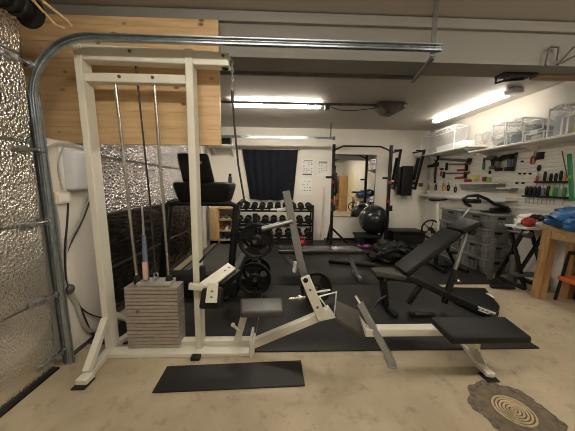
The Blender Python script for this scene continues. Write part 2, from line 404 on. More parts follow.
# door opener
t = thing('door_opener', 'grey ceiling motor at the end of a long drive rail', 'door opener', (1.75, 4.1, 2.5))
m = MB(); m.prism([(1.55, 4.0, 2.68), (1.60, 4.0, 2.60), (1.70, 4.0, 2.52), (1.83, 4.0, 2.50), (2.02, 4.0, 2.60), (2.03, 4.0, 2.66), (1.95, 4.0, 2.685)], (0, .24, 0), .015); link('housing', m, 'darksteel', t)
link('drive_rail', MB().box(-1.5, 1.60, 4.08, 4.115, 2.635, 2.665), 'darksteel', t)
m = MB(); m.tube([(1.6, 4.02, 2.60), (1.4, 4.0, 2.56), (1.15, 4.0, 2.53), (.95, 4.02, 2.54), (.80, 4.05, 2.6)], .006, 6); link('cord', m, 'blackcable', t)
m = MB(); m.box(.72, .80, 4.05, 4.13, 2.56, 2.64, .01); link('carriage', m, 'darksteel', t)
link('lamp_lens', MB().lathe([(0, .02), (.02, .012), (.026, 0), (0, 0)], (1.99, 4.0, 2.62), (0, -1, 0), 14), 'box', t)

# winch drum and cables high on the left
t = thing('door_winch', 'dark winch drum with tangled cords above the near foil door', 'winch', (-1.50, 1.5, 2.2))
m = MB(); m.cyl((-1.50, 1.15, 2.36), (-1.50, 1.62, 2.36), .055, 24)
for i in range(9): m.ring((-1.50, 1.18+i*.05, 2.36), (0, 1, 0), .058, .012, 26, 6)
link('drum', m, 'rubber', t)
m = MB(); m.cyl((-1.50, 1.655, 2.36), (-1.50, 1.665, 2.36), .085, 24); m.cyl((-1.50, 1.63, 2.36), (-1.50, 1.68, 2.36), .025, 14); link('end_plate', m, 'rubber', t)
m = MB()
for k, (o, q) in enumerate(((0, 0), (.02, .03), (-.02, .05))):
    m.tube([(-1.53+o, 1.40, 2.46+q*.3), (-1.48+o, 1.50, 2.47), (-1.42+o, 1.62, 2.43-q*.5), (-1.36+o*2, 1.70, 2.38-q), (-1.33+o, 1.72, 2.36-q)], .008, 6)
link('cord', m, 'wood_light', t)

# ------------------------------------------------------------------ ceiling lamps
def tube_lamp(name, label, p0, p1, w=.11, em='tube', h=.05, group='ceiling tube lamps'):
    p0, p1 = V(p0), V(p1); d = (p1-p0).normalized(); side = V((0, 0, 1)).cross(d); mid = (p0+p1)/2
    t = thing(name, label, 'ceiling lamp', (mid.x, mid.y, ZC-h-.03), group)
    z = ZC
    link('housing', MB().hexa([p0-side*.04+V((0, 0, z-.035)), p1-side*.04+V((0, 0, z-.035)), p1+side*.04+V((0, 0, z-.035)), p0+side*.04+V((0, 0, z-.035)),
                               p0-side*.04+V((0, 0, z-.002)), p1-side*.04+V((0, 0, z-.002)), p1+side*.04+V((0, 0, z-.002)), p0+side*.04+V((0, 0, z-.002))]), 'white', t)
    a = p0+d*.03+V((0, 0, z-.045)); c = p1-d*.03+V((0, 0, z-.045))
    m = MB(); m.beam(a, c, w, h, side, .012); link('diffuser', m, em, t)
    for q, s_ in ((p0, 1), (p1, -1)):
        m = MB(); m.beam(q+V((0, 0, z-.045))-d*s_*(.09 if q is p1 and abs(d.y) > .5 else 0), q+d*s_*.05+V((0, 0, z-.045)), w+.012+(.05 if q is p1 and abs(d.y) > .5 else 0), h+.012, side, .006); link('end_cap', m, 'box', t)
    return t
tube_lamp('tube_lamp', 'bright tube lamp running across the ceiling beside the opener rail', (-.80, 4.22, 0), (.72, 4.22, 0), .12)
tube_lamp('tube_lamp', 'bright tube lamp on the ceiling above the clear storage boxes', (3.12, 5.05, 0), (3.20, 3.45, 0), .10, 'tube_soft')
tube_lamp('tube_lamp', 'tube lamp on the ceiling behind the viewer near the foil door', (-.9, .45, 0), (.65, .45, 0), .12, 'tube_strong')
tube_lamp('tube_lamp', 'tube lamp on the ceiling behind the viewer near the tool wall', (1.7, .45, 0), (3.2, .45, 0), .12, 'tube_strong')

# ------------------------------------------------------------------ floor mats
tag(link('gym_mat', MB().box(-.20, 2.21, 1.845, 3.195, 0, .012, .003, 1), 'mat'), 'large black rubber mat lying beneath the cream beam bench', 'floor mat')
tag(link('gym_mat', MB().box(-1.58, -.205, 1.97, 3.195, 0, .012, .003, 1), 'mat'), 'black rubber mat lying under the treadmill front behind the weight stack', 'floor mat')
tag(link('gym_mat', MB().box(-1.55, 3.22, 3.2, 5.9, 0, .012, .003, 1), 'mat'), 'large black rubber mat reaching back to the squat rack', 'floor mat')
q = [(152, 392), (305, 385), (301, 360), (167, 366)]
m = MB(); m.slab([atz(x, y, .012) for x, y in q], .0115, .002, 1)
tag(link('gym_mat', m, 'mat'), 'narrow black rubber mat on bare concrete in front of the cable machine', 'floor mat')

# ------------------------------------------------------------------ drain cover
cx, cy = 1.435, 1.288
t = thing('manhole_cover', 'round ridged drain cover set in a dark patch of concrete floor', 'drain cover', (cx, cy, 0))
mm = MB()
n = 72; inner = []; outer = []; midr = []
for i in range(n):
    a = 2*PI*i/n; r = .225+.03*noise.noise(V((math.cos(a)*2.5, math.sin(a)*2.5, 1)))+.02*noise.noise(V((math.cos(a)*8, math.sin(a)*8, 4)))
    outer.append(mm.bm.verts.new((cx+r*math.cos(a), cy+r*math.sin(a), .0015))); midr.append(mm.bm.verts.new((cx+.185*math.cos(a), cy+.185*math.sin(a), .004)))
    inner.append(mm.bm.verts.new((cx+.100*math.cos(a), cy+.100*math.sin(a), .003)))
for i in range(n):
    j = (i+1) % n; f = mm.bm.faces.new((inner[i], midr[i], midr[j], inner[j])); f.material_index = 0
    f = mm.bm.faces.new((midr[i], outer[i], outer[j], midr[j])); f.material_index = 1
link('surround', mm, [mat('dark_patch', (.20, .155, .105), .8, col2=(.12, .095, .07), vscale=18, bump=.4, bscale=60), mat('dark_patch_rim', (.085, .068, .05), .85, col2=(.20, .16, .11), vscale=40, bump=.5, bscale=80)], t)
link('lid', MB().lathe([(0, .006), (.104, .006), (.108, 0), (0, 0)], (cx, cy, 0), seg=48), mat('cover_groove', (.13, .10, .065), .8, var=.3, vscale=30), t, ang=25)
for k, r in enumerate((.012, .030, .048, .066, .084, .102)):
    m = MB(); m.lathe([(max(r-.007, 0.0005), .005), (r-.004, .011), (r+.003, .011), (r+.005, .005), (max(r-.007, 0.0005), .005)], (cx, cy, 0), seg=44); link('ridge_ring', m, 'goldconcrete', t, ang=25)

# ================================================================== CABLE MACHINE
Y0 = 1.85
T = thing('cable_machine', 'tall cream framed lat pulldown machine with a beige weight stack', 'gym machine', (-1.03, 1.88, 0))
for x0, lab in ((-1.437, 'l'), (-.665, 'r')):
    k0, k1 = (.062, .016) if lab == 'l' else (0, 0); ht = 2.31 if lab == 'l' else 2.292
    link('post', MB().hexa([(x0+k0, Y0, .03), (x0+.052+k0, Y0, .03), (x0+.052+k0, Y0+.10, .03), (x0+k0, Y0+.10, .03), (x0+k1, Y0, ht), (x0+.052+k1, Y0, ht), (x0+.052+k1, Y0+.10, ht), (x0+k1, Y0+.10, ht)], .005, 1), 'cream', T)
link('top_beam', MB().hexa([(-1.40, Y0+.008, 2.20), (-.36, Y0+.008, 2.185), (-.36, Y0+.092, 2.185), (-1.40, Y0+.092, 2.20), (-1.40, Y0+.008, 2.305), (-.36, Y0+.008, 2.272), (-.36, Y0+.092, 2.272), (-1.40, Y0+.092, 2.305)], .005, 1), 'cream', T)
link('cross_beam', MB().box(-1.385, -.665, Y0+.02, Y0+.08, 2.062, 2.122, .004, 1), 'cream', T)
for x, z in ((-1.04, 2.262), (-.40, 2.25), (-1.13, 2.098), (-.90, 2.098)):
    link('bolt', MB().lathe([(0, .010), (.010, .008), (.012, 0), (0, 0)], (x, Y0+(.008 if z > 2.2 else .02), z), (0, -1, 0), 10), 'darksteel', T)
m = MB(); m.box(-1.39, -.20, 1.80, 1.90, .0, .032, .004, 1); link('base_bar', m, 'cream', T)
m = MB(); m.box(-.98, -.22, 1.90, 1.965, .012, .07, .004, 1); link('base_rail', m, 'cream', T)
m = MB(); m.beam((-1.36, 1.90, .022), (-1.315, 1.56, .022), .055, .044, (1, 0, 0), .004); m.beam((-1.355, 1.86, .30), (-1.325, 1.60, .05), .05, .045, (1, 0, 0), .004)
m.box(-1.355, -1.275, 1.53, 1.61, .006, .05, .008, 1); link('foot', m, 'cream', T)
link('foot_pad', MB().box(-1.36, -1.27, 1.50, 1.60, 0, .012, .003, 1), 'rubber', T)
m = MB(); m.beam((-1.36, 1.90, .022), (-1.27, 2.26, .022), .055, .044, (1, 0, 0), .004); m.beam((-1.36, 1.93, .30), (-1.29, 2.20, .05), .045, .04, (1, 0, 0), .004); link('foot', m, 'cream', T)
m = MB(); m.box(-.675, -.605, 1.755, 1.82, .0, .030, .005, 1); link('foot_pad', m, 'rubber', T)
m = MB(); m.box(-.225, -.205, 1.775, 1.97, 0, .15, .004, 1); m.box(-.205, -.19, 1.80, 1.93, .01, .12, .003, 1); link('end_bracket', m, 'cream', T)
m = MB()
for p_, q_ in (((118, 88), (137, 277)), ((156, 88), (168.5, 277))):
    a, c = aty(*p_, 1.94), aty(*q_, 1.94); a.z = 2.05
    m = MB(); m.cyl(V((c.x+.005, 1.94, .0+.5)), V((a.x+.008, 1.90, 2.06)), .0115, 14); link('guide_rod', m, 'chrome', T)
    m = MB(); m.lathe([(0, .07), (.014, .07), (.022, .06), (.030, .02), (.030, 0), (0, 0)], (c.x+.005, 1.94, .555), seg=16); link('rubber_stop', m, 'rubber', T)
# weight stack plates
z = .036; xs0, xs1 = -1.205, -.795
for k in range(17):
    h = .0302
    m = MB(); m.box(xs0, xs1, 1.865, 1.995, z+.0025, z+h-.0025, .003, 2); link('weight_plate', m, 'stack', T); z += h
ST = z
m = MB(); m.box(xs0+.09, xs1-.06, 1.875, 2.0, ST, ST+.030, .008, 2); link('top_plate', m, 'stacktop', T)
m = MB(); m.tube([(-.985, 1.93, ST+.03), (-.985, 1.93, ST+.06)], .010, 10); m.ring((-.985, 1.93, ST+.075), (0, 1, 0), .018, .006, 16, 6); m.box(-1.0, -.97, 1.918, 1.942, ST+.03, ST+.05); link('cable_hook', m, 'steel', T)
m = MB(); m.tube([(-.985, 1.93, ST+.09), (-1.0, 1.93, 1.25), (-1.045, 1.93, 2.22)], .0065, 8); link('lift_cable', m, 'blackcable', T)
m = MB(); m.cyl((-1.10, 1.855, .36), (-1.10, 1.84, .36), .012, 10); m.cyl((-1.10, 1.866, .36), (-1.10, 1.85, .36), .006, 8); link('selector_pin', m, 'chrome', T)
m = MB()
for x in (-1.14, -.80): m.cyl((x, 1.93, .034), (x, 1.93, .062), .022, 12)
link('stack_bumper', m, 'rubber', T)
m = MB(); a, c = aty(142, 206, 1.86), aty(146.5, 280, 1.86); m.tube([c.lerp(a, .5), a], .010, 10, r2=.006); o = link('lever_handle', m, 'steel', T)
m = MB(); m.tube([c, c.lerp(a, .3), c.lerp(a, .62)], .022, 12, r2=.014); link('handle_grip', m, 'bluegrey', o)
m = MB(); m.tube([c.lerp(a, .02)+V((0, -.010, 0)), c.lerp(a, .26)+V((0, -.010, 0))], .019, 12); link('grip_label', m, 'pinklabel', o)
# chain and pull cable at the beam's end
m = MB(); cxh = -.355; z = 2.225
m.lathe([(0, .006), (.012, .006), (.012, -.006), (0, -.006)], (cxh+.012, 1.895, 2.23), (1, 0, 0), 12)
for k in range(8):
    ax = (1, 0, 0) if k % 2 else (0, 1, 0)
    base = V((cxh+.01, 1.895, z-.028*k))
    u = V((0, 1, 0)) if k % 2 else V((1, 0, 0))
    pts = [base+u*(.009*math.cos(i*PI/5))+V((0, 0, .020*math.sin(i*PI/5))) for i in range(10)]
    m.tube(pts, .0035, 6, closed=True)
link('chain', m, 'steel', T)
m = MB(); e = aty(243, 200, 1.895); m.tube([(cxh+.01, 1.895, 2.01), (cxh+.02, 1.895, 1.8), (cxh+.045, 1.895, 1.5), (e.x+.01, 1.895, e.z)], .0075, 8)
m.cyl((cxh+.01, 1.895, 2.03), (cxh+.01, 1.895, 1.95), .011, 10); link('pull_cable', m, 'blackcable', T)
# pulley under the top beam
m = MB(); m.lathe([(0, -.012), (.04, -.012), (.034, 0), (.04, .012), (0, .012)], (-.395, 1.9, 2.215), (0, 1, 0), 20); link('pulley', m, 'black', T)
# thigh pads by the inner post
m = MB(); a, c = aty(189, 286, 1.80), aty(216, 289, 1.80); m.beam(a, c, .03, .048, (0, 1, 0), .004); link('pad_bracket', m, 'cream', T)
q = [(202, 283), (229, 263), (235.5, 267.5), (210, 286)]
def slabp(q, y0s, th, bev=.004):
    return [aty(x, y, yy) for (x, y), yy in zip(q, y0s)]
P4 = [aty(199, 283, 1.80), aty(210, 288, 1.76), aty(236, 268, 2.06), aty(228, 262.5, 2.12)]
m = MB(); m.slab(P4, .018, .003, 1); o = link('pad_plate', m, 'cream', T)
m = MB(); m.slab([P4[0].lerp(P4[3], .3)+V((-.01, 0, -.022)), P4[1].lerp(P4[2], .3)+V((.03, 0, -.022)), P4[2]+V((.04, .03, -.022)), P4[3]+V((-.01, .03, -.022))], .07, .018, 2); link('thigh_pad', m, 'vinyl', T)
for k in (.72, .88):
    m = MB(); c = P4[0].lerp(P4[3], k).lerp(P4[1].lerp(P4[2], k), .5); m.cyl(c+V((0, 0, -.004)), c+V((0, 0, .003)), .008, 10); link('bolt', m, 'darksteel', T)
zt = .53
P4 = [aty(205, 303, 1.70), aty(216.5, 303, 1.70), aty(218, 283, 1.76), aty(207.5, 283, 1.76)]
m = MB(); m.slab(P4, .02, .003, 1); link('pad_plate', m, 'cream', T)
P5 = [aty(198, 309, 1.715), aty(221, 309, 1.715), aty(222, 287, 1.785), aty(202, 287, 1.785)]
m = MB(); m.slab(P5, .085, .022, 3); link('thigh_pad', m, 'vinyl', T)
for k in (.3, .6):
    c = P4[0].lerp(P4[3], k).lerp(P4[1].lerp(P4[2], k), .5); m = MB(); m.cyl(c+V((0, 0, -.004)), c+V((0, 0, .003)), .009, 10); link('bolt', m, 'darksteel', T)
m = MB(); a, c = aty(200, 262, 1.84), aty(207, 252, 1.84); m.cyl(a, a+V((.05, -.02, .06)), .009, 10); m.box(-.615, -.58, 1.85, 1.90, .58, .72, .005, 1); link('adjuster_knob', m, 'blackmetal', T)
# seat
a = aty(237, 347, 1.90); c = aty(247, 316, 1.90)
m = MB(); m.beam((a.x, 1.93, .06), (c.x, 1.86, .37), .055, .055, (0, 1, 0), .004); link('seat_post', m, 'cream', T)
m = MB(); m.beam((c.x-.012, 1.868, .33), (c.x+.004, 1.855, .415), .045, .045, (0, 1, 0), .004); link('seat_tube', m, 'steel', T)
m = MB(); g = aty(233, 325, 1.87); m.cyl(g+V((.05, 0, -.05)), g, .011, 10); m.sphere(g, .018, u=10, v=6); link('seat_peg', m, 'cream', T)
P4 = [atz(240, 312, .455), atz(284, 311, .455), atz(282, 297, .455), atz(240, 298, .455)]
m = MB(); m.slab(P4, .05, .018, 3); link('seat_pad', m, 'greyvinyl', T)
# leg arm rising to the right
m = MB(); A1 = V((-.20, 1.86, .075)); A2 = aty(326, 313, 1.86); m.beam(A1, A2, .06, .066, (0, 1, 0), .005); link('leg_arm', m, 'cream', T)
m = MB(); B1 = aty(305, 277, 1.83); B2 = aty(322, 318, 1.83); m.beam(B2, B1, .05, .075, (0, 1, 0), .005)
m.prism([aty(320, 314, 1.80), aty(329, 308, 1.80), aty(336, 318, 1.80), aty(322, 321, 1.80)], (0, .06, 0), .004); o = link('leg_plate', m, 'cream', T)
for k in (.3, .72):
    c = B2.lerp(B1, k)+V((0, -.024, 0)); link('bolt', MB().lathe([(0, .006), (.009, .005), (.011, 0), (0, 0)], c, (0, -1, 0), 10), 'darksteel', o)
m = MB(); c = B2.lerp(B1, .98); m.cyl(c+V((0, -.026, -.012)), c+V((0, -.018, -.012)), .02, 14); link('end_plug', m, 'black', o)
m = MB(); a, c = aty(289, 299, 1.86), aty(306, 297, 1.86); m.cyl(a, c, .010, 10); m.cyl(a.lerp(c, .55), a.lerp(c, .7), .019, 12); link('roller_peg', m, 'chrome', T)
m = MB(); y = 1.86
pts = [(318, 293), (331, 289.5), (337, 291), (334.5, 317.5), (321, 299), (336, 293)]
for i, yy in ((0, 0), (1, .10)):
    m.tube([aty(317, 297, y+yy), aty(336.5, 292, y+yy), aty(334, 317, y+yy), aty(319.5, 297.5, y+yy)], .007, 8)
m.tube([aty(334, 317, y), aty(334, 317, y+.1)], .007, 8); m.tube([aty(336.5, 292, y), aty(336.5, 292, y+.1)], .007, 8)
m.tube([aty(316, 292, y+.05), aty(330, 290, y+.08)], .008, 8); link('wire_handle', m, 'white', T)

# ================================================================== MULTI BENCH (right of the machine)
T = thing('weight_bench', 'cream beam bench with a flat black pad beside the drain cover', 'weight bench', (1.1, 1.75, 0))
yb = 1.80
a, c = aty(364, 330.5, yb), aty(444, 331.5, yb)
c = V((a.x+.78, yb, a.z))
m = MB(); m.beam(a, c, .08, .062, (0, 1, 0), .005); link('main_beam', m, 'cream', T)
# raked left leg
a2, c2 = aty(360, 303, 1.86), atz(393, 364, .01)
m = MB(); m.beam(V((c2.x, c2.y, .012)), a2, .05, .050, (.3, 1, 0), .004); link('rear_leg', m, 'silver', T)
m = MB(); b2 = aty(355.5, 296, 1.88); m.beam(a2, b2, .02, .018, (0, 1, 0)); link('adjuster_pin', m, 'cream', T)
m = MB(); m.beam(V((c2.x-.02, c2.y-.04, .007)), V((c2.x+.01, c2.y+.10, .007)), .07, .013, (1, 0, 0), .003); link('foot', m, 'silver', T)
m = MB(); m.prism([aty(361, 318, 1.80), aty(366, 324, 1.80), aty(370, 333, 1.80), aty(363, 328, 1.80)], (0, .05, 0), .003); link('hinge_plate', m, 'cream', T)
# dark pad tilted at the left end
zp = .30
P4 = [aty(337, 318, 1.80), aty(367, 336, 1.78), aty(359, 310, 2.02), aty(334, 299, 2.06)]
m = MB(); m.slab(P4, .035, .012, 2); link('foot_board', m, 'brownpad', T)
# black seat pad and right foot
P4 = [atz(452, 337, .40), atz(533, 337, .40), atz(505, 316, .40), atz(430, 316, .40)]
m = MB(); m.slab(P4, .055, .018, 3); link('seat_pad', m, 'vinyl', T)
m = MB(); m.box(1.33, 1.40, 1.50, 1.62, .305, .345, .004, 1); m.beam((c.x-.1, yb-.1, a.z+.01), (1.42, 1.58, a.z+.02), .06, .05, (0, 0, 1), .004); link('pad_bracket', m, 'cream', T)
f1, f2 = atz(463, 344, .015), atz(490, 377, .015)
m = MB(); m.beam(V((f1.x, f1.y, .022)), V((f2.x, f2.y, .022)), .05, .040, (1, 0, 0), .004); m.beam(V((f2.x, f2.y+.10, .035)), V((f2.x, f2.y-.01, .035)), .06, .03, (1, 0, 0), .004); link('foot', m, 'cream', T)
m = MB(); m.box(f2.x-.045, f2.x+.045, f2.y-.035, f2.y+.055, 0, .012, .003, 1); link('foot_pad', m, 'rubber', T)
lx, ly = f1.lerp(f2, .45).x, f1.lerp(f2, .45).y
m = MB(); m.beam((lx, ly, .03), (lx-.04, ly-.02, .35), .05, .06, (0, 1, 0), .004); link('front_leg', m, 'cream', T)
m = MB(); m.prism([(lx-.02, ly-.15, .04), (lx-.02, ly+.02, .04), (lx-.02, ly+.02, .18)], (.006, 0, 0)); link('gusset', m, 'cream', T)

# ================================================================== WEIGHT PLATES
def plate_mb(R, th=.035):
    mb = MB(); z0 = V((0, 0, 0)); ax = (0, -1, 0)
    mb.lathe([(R*.80, -th/2), (R*.97, -th/2), (R, -th*.3), (R, th*.3), (R*.97, th/2), (R*.86, th/2), (R*.80, th*.25), (R*.80, -th/2)], z0, ax, 40)
    mb.lathe([(.026, -th/2), (R*.36, -th/2), (R*.36, th*.2), (R*.27, th*.6), (R*.16, th*.6), (.026, th*.45), (.026, -th/2)], z0, ax, 32)
    for k in range(3):
        a0 = PI/2+k*2*PI/3+.42; a1 = a0+2*PI/3-.84; n = 8; poly = []
        for i in range(n+1): a = a0+(a1-a0)*i/n; poly.append((R*.84*math.cos(a), -th*.12, R*.84*math.sin(a)))
        for i in range(n, -1, -1): a = a0-.0+(a1-a0)*i/n; poly.append((R*.33*math.cos(a), -th*.12, R*.33*math.sin(a)))
        mb.prism(poly, (0, th*.36, 0))
    return mb
def plate(R, loc, label, group=None, tilt=(0, 0, 0), th=.035):
    o = link('weight_plate', plate_mb(R, th), 'iron', origin=(0, 0, 0)); o.location = loc; o.rotation_euler = tilt
    return tag(o, label, 'weight plate', group)
T = thing('plate_tree', 'black plate tree standing between the treadmill and the barbell bench', 'plate rack', (-.30, 3.02, 0))
m = MB(); m.box(-.325, -.265, 3.0, 3.06, .02, 1.0, .005, 1); link('post', m, 'blackmetal', T)
m = MB(); m.box(-.45, -.14, 3.0, 3.05, .013, .06, .005, 1); m.box(-.325, -.275, 2.80, 3.40, .012, .06, .005, 1); link('base', m, 'blackmetal', T)
for z in (.222, .69):
    m = MB(); m.cyl((-.285, 2.82, z), (-.295, 3.30, z), .0235, 16); link('peg', m, 'darksteel', T)
m = MB(); m.box(-.33, -.25, 2.96, 3.0, .42, .51, .005, 1); link('name_badge', m, 'silver', T)
plate(.212, (-.27, 2.87, .69), 'big iron plate on the upper front peg of the plate tree', tilt=(0, .3, 0))
plate(.205, (-.295, 2.87, .222), 'big iron plate on the lower front peg of the plate tree', tilt=(0, .9, 0))
plate(.185, (-.295, 3.17, .69), 'iron plate on the upper rear peg, behind the tree post')
plate(.185, (-.295, 3.17, .222), 'iron plate on the lower rear peg, behind the tree post')
plate(.18, (.43, 2.67, .193), 'iron plate standing on the mat at the foot of the silver post', tilt=(-.06, 0, 0))

# ================================================================== BARBELL BENCH
T = thing('barbell_bench', 'grey flat bench with a leaning silver post at its head', 'weight bench', (.6, 3.3, 0))
P4 = [atz(276, 250, .45), atz(362, 250, .45), atz(352, 244.5, .45), atz(280, 244.5, .45)]
P4 = [V((.0, 3.32, .45)), V((1.21, 3.32, .45)), V((1.15, 3.62, .45)), V((.0, 3.62, .45))]
m = MB(); m.slab(P4, .06, .018, 3); link('pad', m, 'shinyvinyl', T)
m = MB(); m.beam((.0, 3.47, .36), (1.0, 3.47, .36), .06, .05, (0, 1, 0), .004); link('frame', m, 'silver', T)
m = MB(); g = atz(357, 277, .015); m.beam((1.0, 3.45, .38), (g.x, 3.45, .06), .06, .055, (0, 1, 0), .004); link('leg', m, 'silver', T)
m = MB(); m.box(g.x-.03, g.x+.03, 3.30, 3.62, .012, .06, .006, 1); link('foot', m, 'silver', T)
t0, t1, t2, t3 = aty(286, 191, 2.80), aty(295, 235, 2.80), aty(300, 260, 2.80), aty(309, 279, 2.80)
m = MB(); m.beam(t1.lerp(t0, -.02), t0, .05, .085, (0, 1, 0), .006); m.beam(t2, t1, .05, .09, (0, 1, 0), .006); m.beam(V((t3.x+.02, 2.8, .03)), t2, .05, .085, (0, 1, 0), .006)
link('upright', m, 'silver', T)
m = MB(); m.beam((t3.x+.02, 2.72, .035), (t3.x+.02, 3.45, .035), .06, .045, (1, 0, 0), .004); m.beam((t3.x+.02, 3.47, .03), (.06, 3.47, .37), .05, .05, (0, 1, 0), .004); link('base_tube', m, 'silver', T)
m = MB(); a, c = aty(262, 229, 2.78), aty(292, 221, 2.78); m.tube([a, a.lerp(c, .1), c], .030, 16); m.cyl(a.lerp(c, .97), a.lerp(c, 1.02), .036, 16); link('sleeve_arm', m, 'steel', T)
m = MB(); a, c = aty(277, 210.5, 2.85), aty(290, 208.5, 2.85); m.cyl(a, c, .022, 14); link('hand_grip', m, 'white', T)
m = MB(); a = aty(296, 262, 2.84); m.cyl(a, a+V((-.02, 0, -.12)), .028, 14); link('leg_roller', m, 'white', T)

# ================================================================== ADJUSTABLE BENCH
T = thing('adjustable_bench', 'black adjustable bench with its backrest raised to an incline', 'weight bench', (1.7, 2.5, 0))
def lat(p, dy): return V((p.x, p.y+dy, p.z))
# backrest profile in the plane y = 2.38 (near edge)
yn, yf = 2.36, 2.64
lo, hi = aty(406, 281, yn), aty(464, 232, yn)
lo2, hi2 = aty(398, 270, yf-.05), aty(452, 222, yf)
d = (hi-lo).normalized(); n_ = V((-d.z, 0, d.x)).normalized()
def pad_along(p, q, y0, y1, th, bev=.018, taper=0):
    d = (q-p).normalized(); n = V((-d.z, 0, d.x)).normalized()
    m = MB(); A = [V((p.x, y0, p.z)), V((q.x, y0+taper, q.z)), V((q.x, y1-taper, q.z)), V((p.x, y1, p.z))]
    m.slab([x+n*th for x in A], th, bev, 3, n=n); return m
LO, HI = V((1.33, 2.5, .43)), V((1.86, 2.5, .86))
link('backrest', pad_along(LO, HI, 2.36, 2.64, .06), 'vinyl', T)
HE = V((2.06, 2.5, .965)); H0 = V((1.87, 2.5, .872))
link('headrest', pad_along(H0, HE, 2.37, 2.63, .058), 'vinyl', T)
m = MB(); S0 = V((1.03, 2.5, .43)); m.slab([V((1.01, 2.43, .47)), V((1.31, 2.36, .445)), V((1.31, 2.64, .445)), V((1.01, 2.57, .47))], .06, .018, 3); link('seat', m, 'greyvinyl', T)
m = MB(); m.beam((1.06, 2.5, .385), (1.36, 2.5, .365), .06, .05, (0, 1, 0), .005); link('seat_frame', m, 'blackmetal', T)
m = MB(); m.beam(LO+V((.02, 0, -.02)), HI+V((.1, 0, .05)), .07, .035, (0, 1, 0), .005); link('back_frame', m, 'blackmetal', T)
# swept main tube
m = MB(); pts = [(1.30, 2.5, .38), (1.45, 2.49, .36), (1.62, 2.46, .29), (1.85, 2.41, .185), (2.05, 2.36, .10), (2.25, 2.32, .052)]
P_ = [V(p) for p in pts]; frs = []
for i, p in enumerate(P_):
    d = (P_[min(i+1, 5)]-P_[max(i-1, 0)]).normalized(); s_ = V((0, 0, 1)).cross(d).normalized(); frs.append((p, s_, d.cross(s_)))
w_ = .036; pr = [(-w_, -w_*.7), (-w_*.7, -w_), (w_*.7, -w_), (w_, -w_*.7), (w_, w_*.7), (w_*.7, w_), (-w_*.7, w_), (-w_, w_*.7)]
m.sweep(pr, frs); tube = link('main_tube', m, 'blackmetal', T)
d = (P_[5]-P_[3]).normalized(); s_ = V((0, 0, 1)).cross(d).normalized(); u_ = d.cross(s_)
o0 = P_[3].lerp(P_[5], .52) - s_*(.0385); o1 = P_[3].lerp(P_[5], .93) - s_*(.0385)
nsgn = -s_
if (CAM-o0).dot(nsgn) < 0: o0 += s_*.077; o1 += s_*.077; nsgn = s_
m = MB(); m.beam(o0, o1, .004, .044, s_, .001); bd = link('badge', m, 'white', tube); bd['label'] = 'silver badge'
m = MB(); L_ = (o1-o0)
for k, (a0, hh) in enumerate(((.12, .9), (.24, .9), (.36, .7), (.48, .55), (.60, .5), (.72, .5), (.84, .5))):
    c = o0+L_*a0+nsgn*.003; m.beam(c-d*.007-u_*.006, c+d*.007-u_*.006, .002, .005, s_); m.beam(c-d*.006*(-1)**k-u_*.009*hh, c-d*.006*(-1)**k+u_*.011*hh, .002, .006, s_)
    if k % 2 == 0: m.beam(c-d*.007+u_*.008*hh, c+d*.007+u_*.008*hh, .002, .005, s_)
link('badge_lettering', m, 'printdark', bd)
# rear stabiliser
q = [(455, 300), (496, 318), (500, 306), (485, 288), (441, 287)]
m = MB(); top = [atz(x, y, .06) for x, y in q]; m.prism([V((p.x, p.y, .004)) for p in top], (0, 0, .06), .012); st = link('rear_stabiliser', m, 'blackmetal', T)
m = MB(); a, c = atz(487, 293, .068), atz(494, 297.5, .068); m.beam(a, c, .03, .004, (c-a).cross(V((0, 0, 1)))); link('label', m, 'white', st)
# support strut
s0, s1 = V((1.80, 2.47, .10)), V((2.00, 2.5, .88))
m = MB(); m.tube([s0, s0.lerp(s1, .48)], .033, 16); link('strut_sleeve', m, 'blackmetal', T)
m = MB(); m.tube([s0.lerp(s1, .40), s1], .020, 14); link('strut_rod', m, 'steel', T)
m = MB(); m.cyl(s1+V((.02, -.06, -.0)), s1+V((.02, .06, -.0)), .03, 14); link('strut_pivot', m, 'black', T)
m = MB(); c = s0.lerp(s1, .12); m.cyl(c+V((-.05, -.05, 0)), c+V((-.05, .05, 0)), .014, 10); m.sphere(c+V((-.05, -.06, 0)), .022, u=12, v=8); m.sphere(s0.lerp(s1, .32)+V((.06, -.02, 0)), .025, u=12, v=8); link('locking_knob', m, 'chrome', T)
# front leg
m = MB(); m.beam((1.12, 2.5, .38), (1.17, 2.5, .06), .06, .065, (0, 1, 0), .006); link('front_leg', m, 'blackmetal', T)
m = MB(); m.beam((1.20, 2.32, .04), (1.20, 2.68, .04), .07, .055, (1, 0, 0), .014); link('front_foot', m, 'rubber', T)
m = MB(); m.tube([(1.14, 2.44, .20), (1.03, 2.40, .14), (.99, 2.39, .10)], .014, 10); link('pull_lever', m, 'blackmetal', T)
m = MB(); m.cyl((1.12, 2.45, .36), (1.12, 2.44, .43), .012, 10); link('locking_pin', m, 'steel', T)
m = MB(); m.beam((1.55, 2.5, .30), (1.42, 2.5, .08), .05, .05, (0, 1, 0), .006); m.box(1.36, 1.62, 2.32, 2.38, .012, .05, .012); link('wheel_bracket', m, 'blackmetal', T)

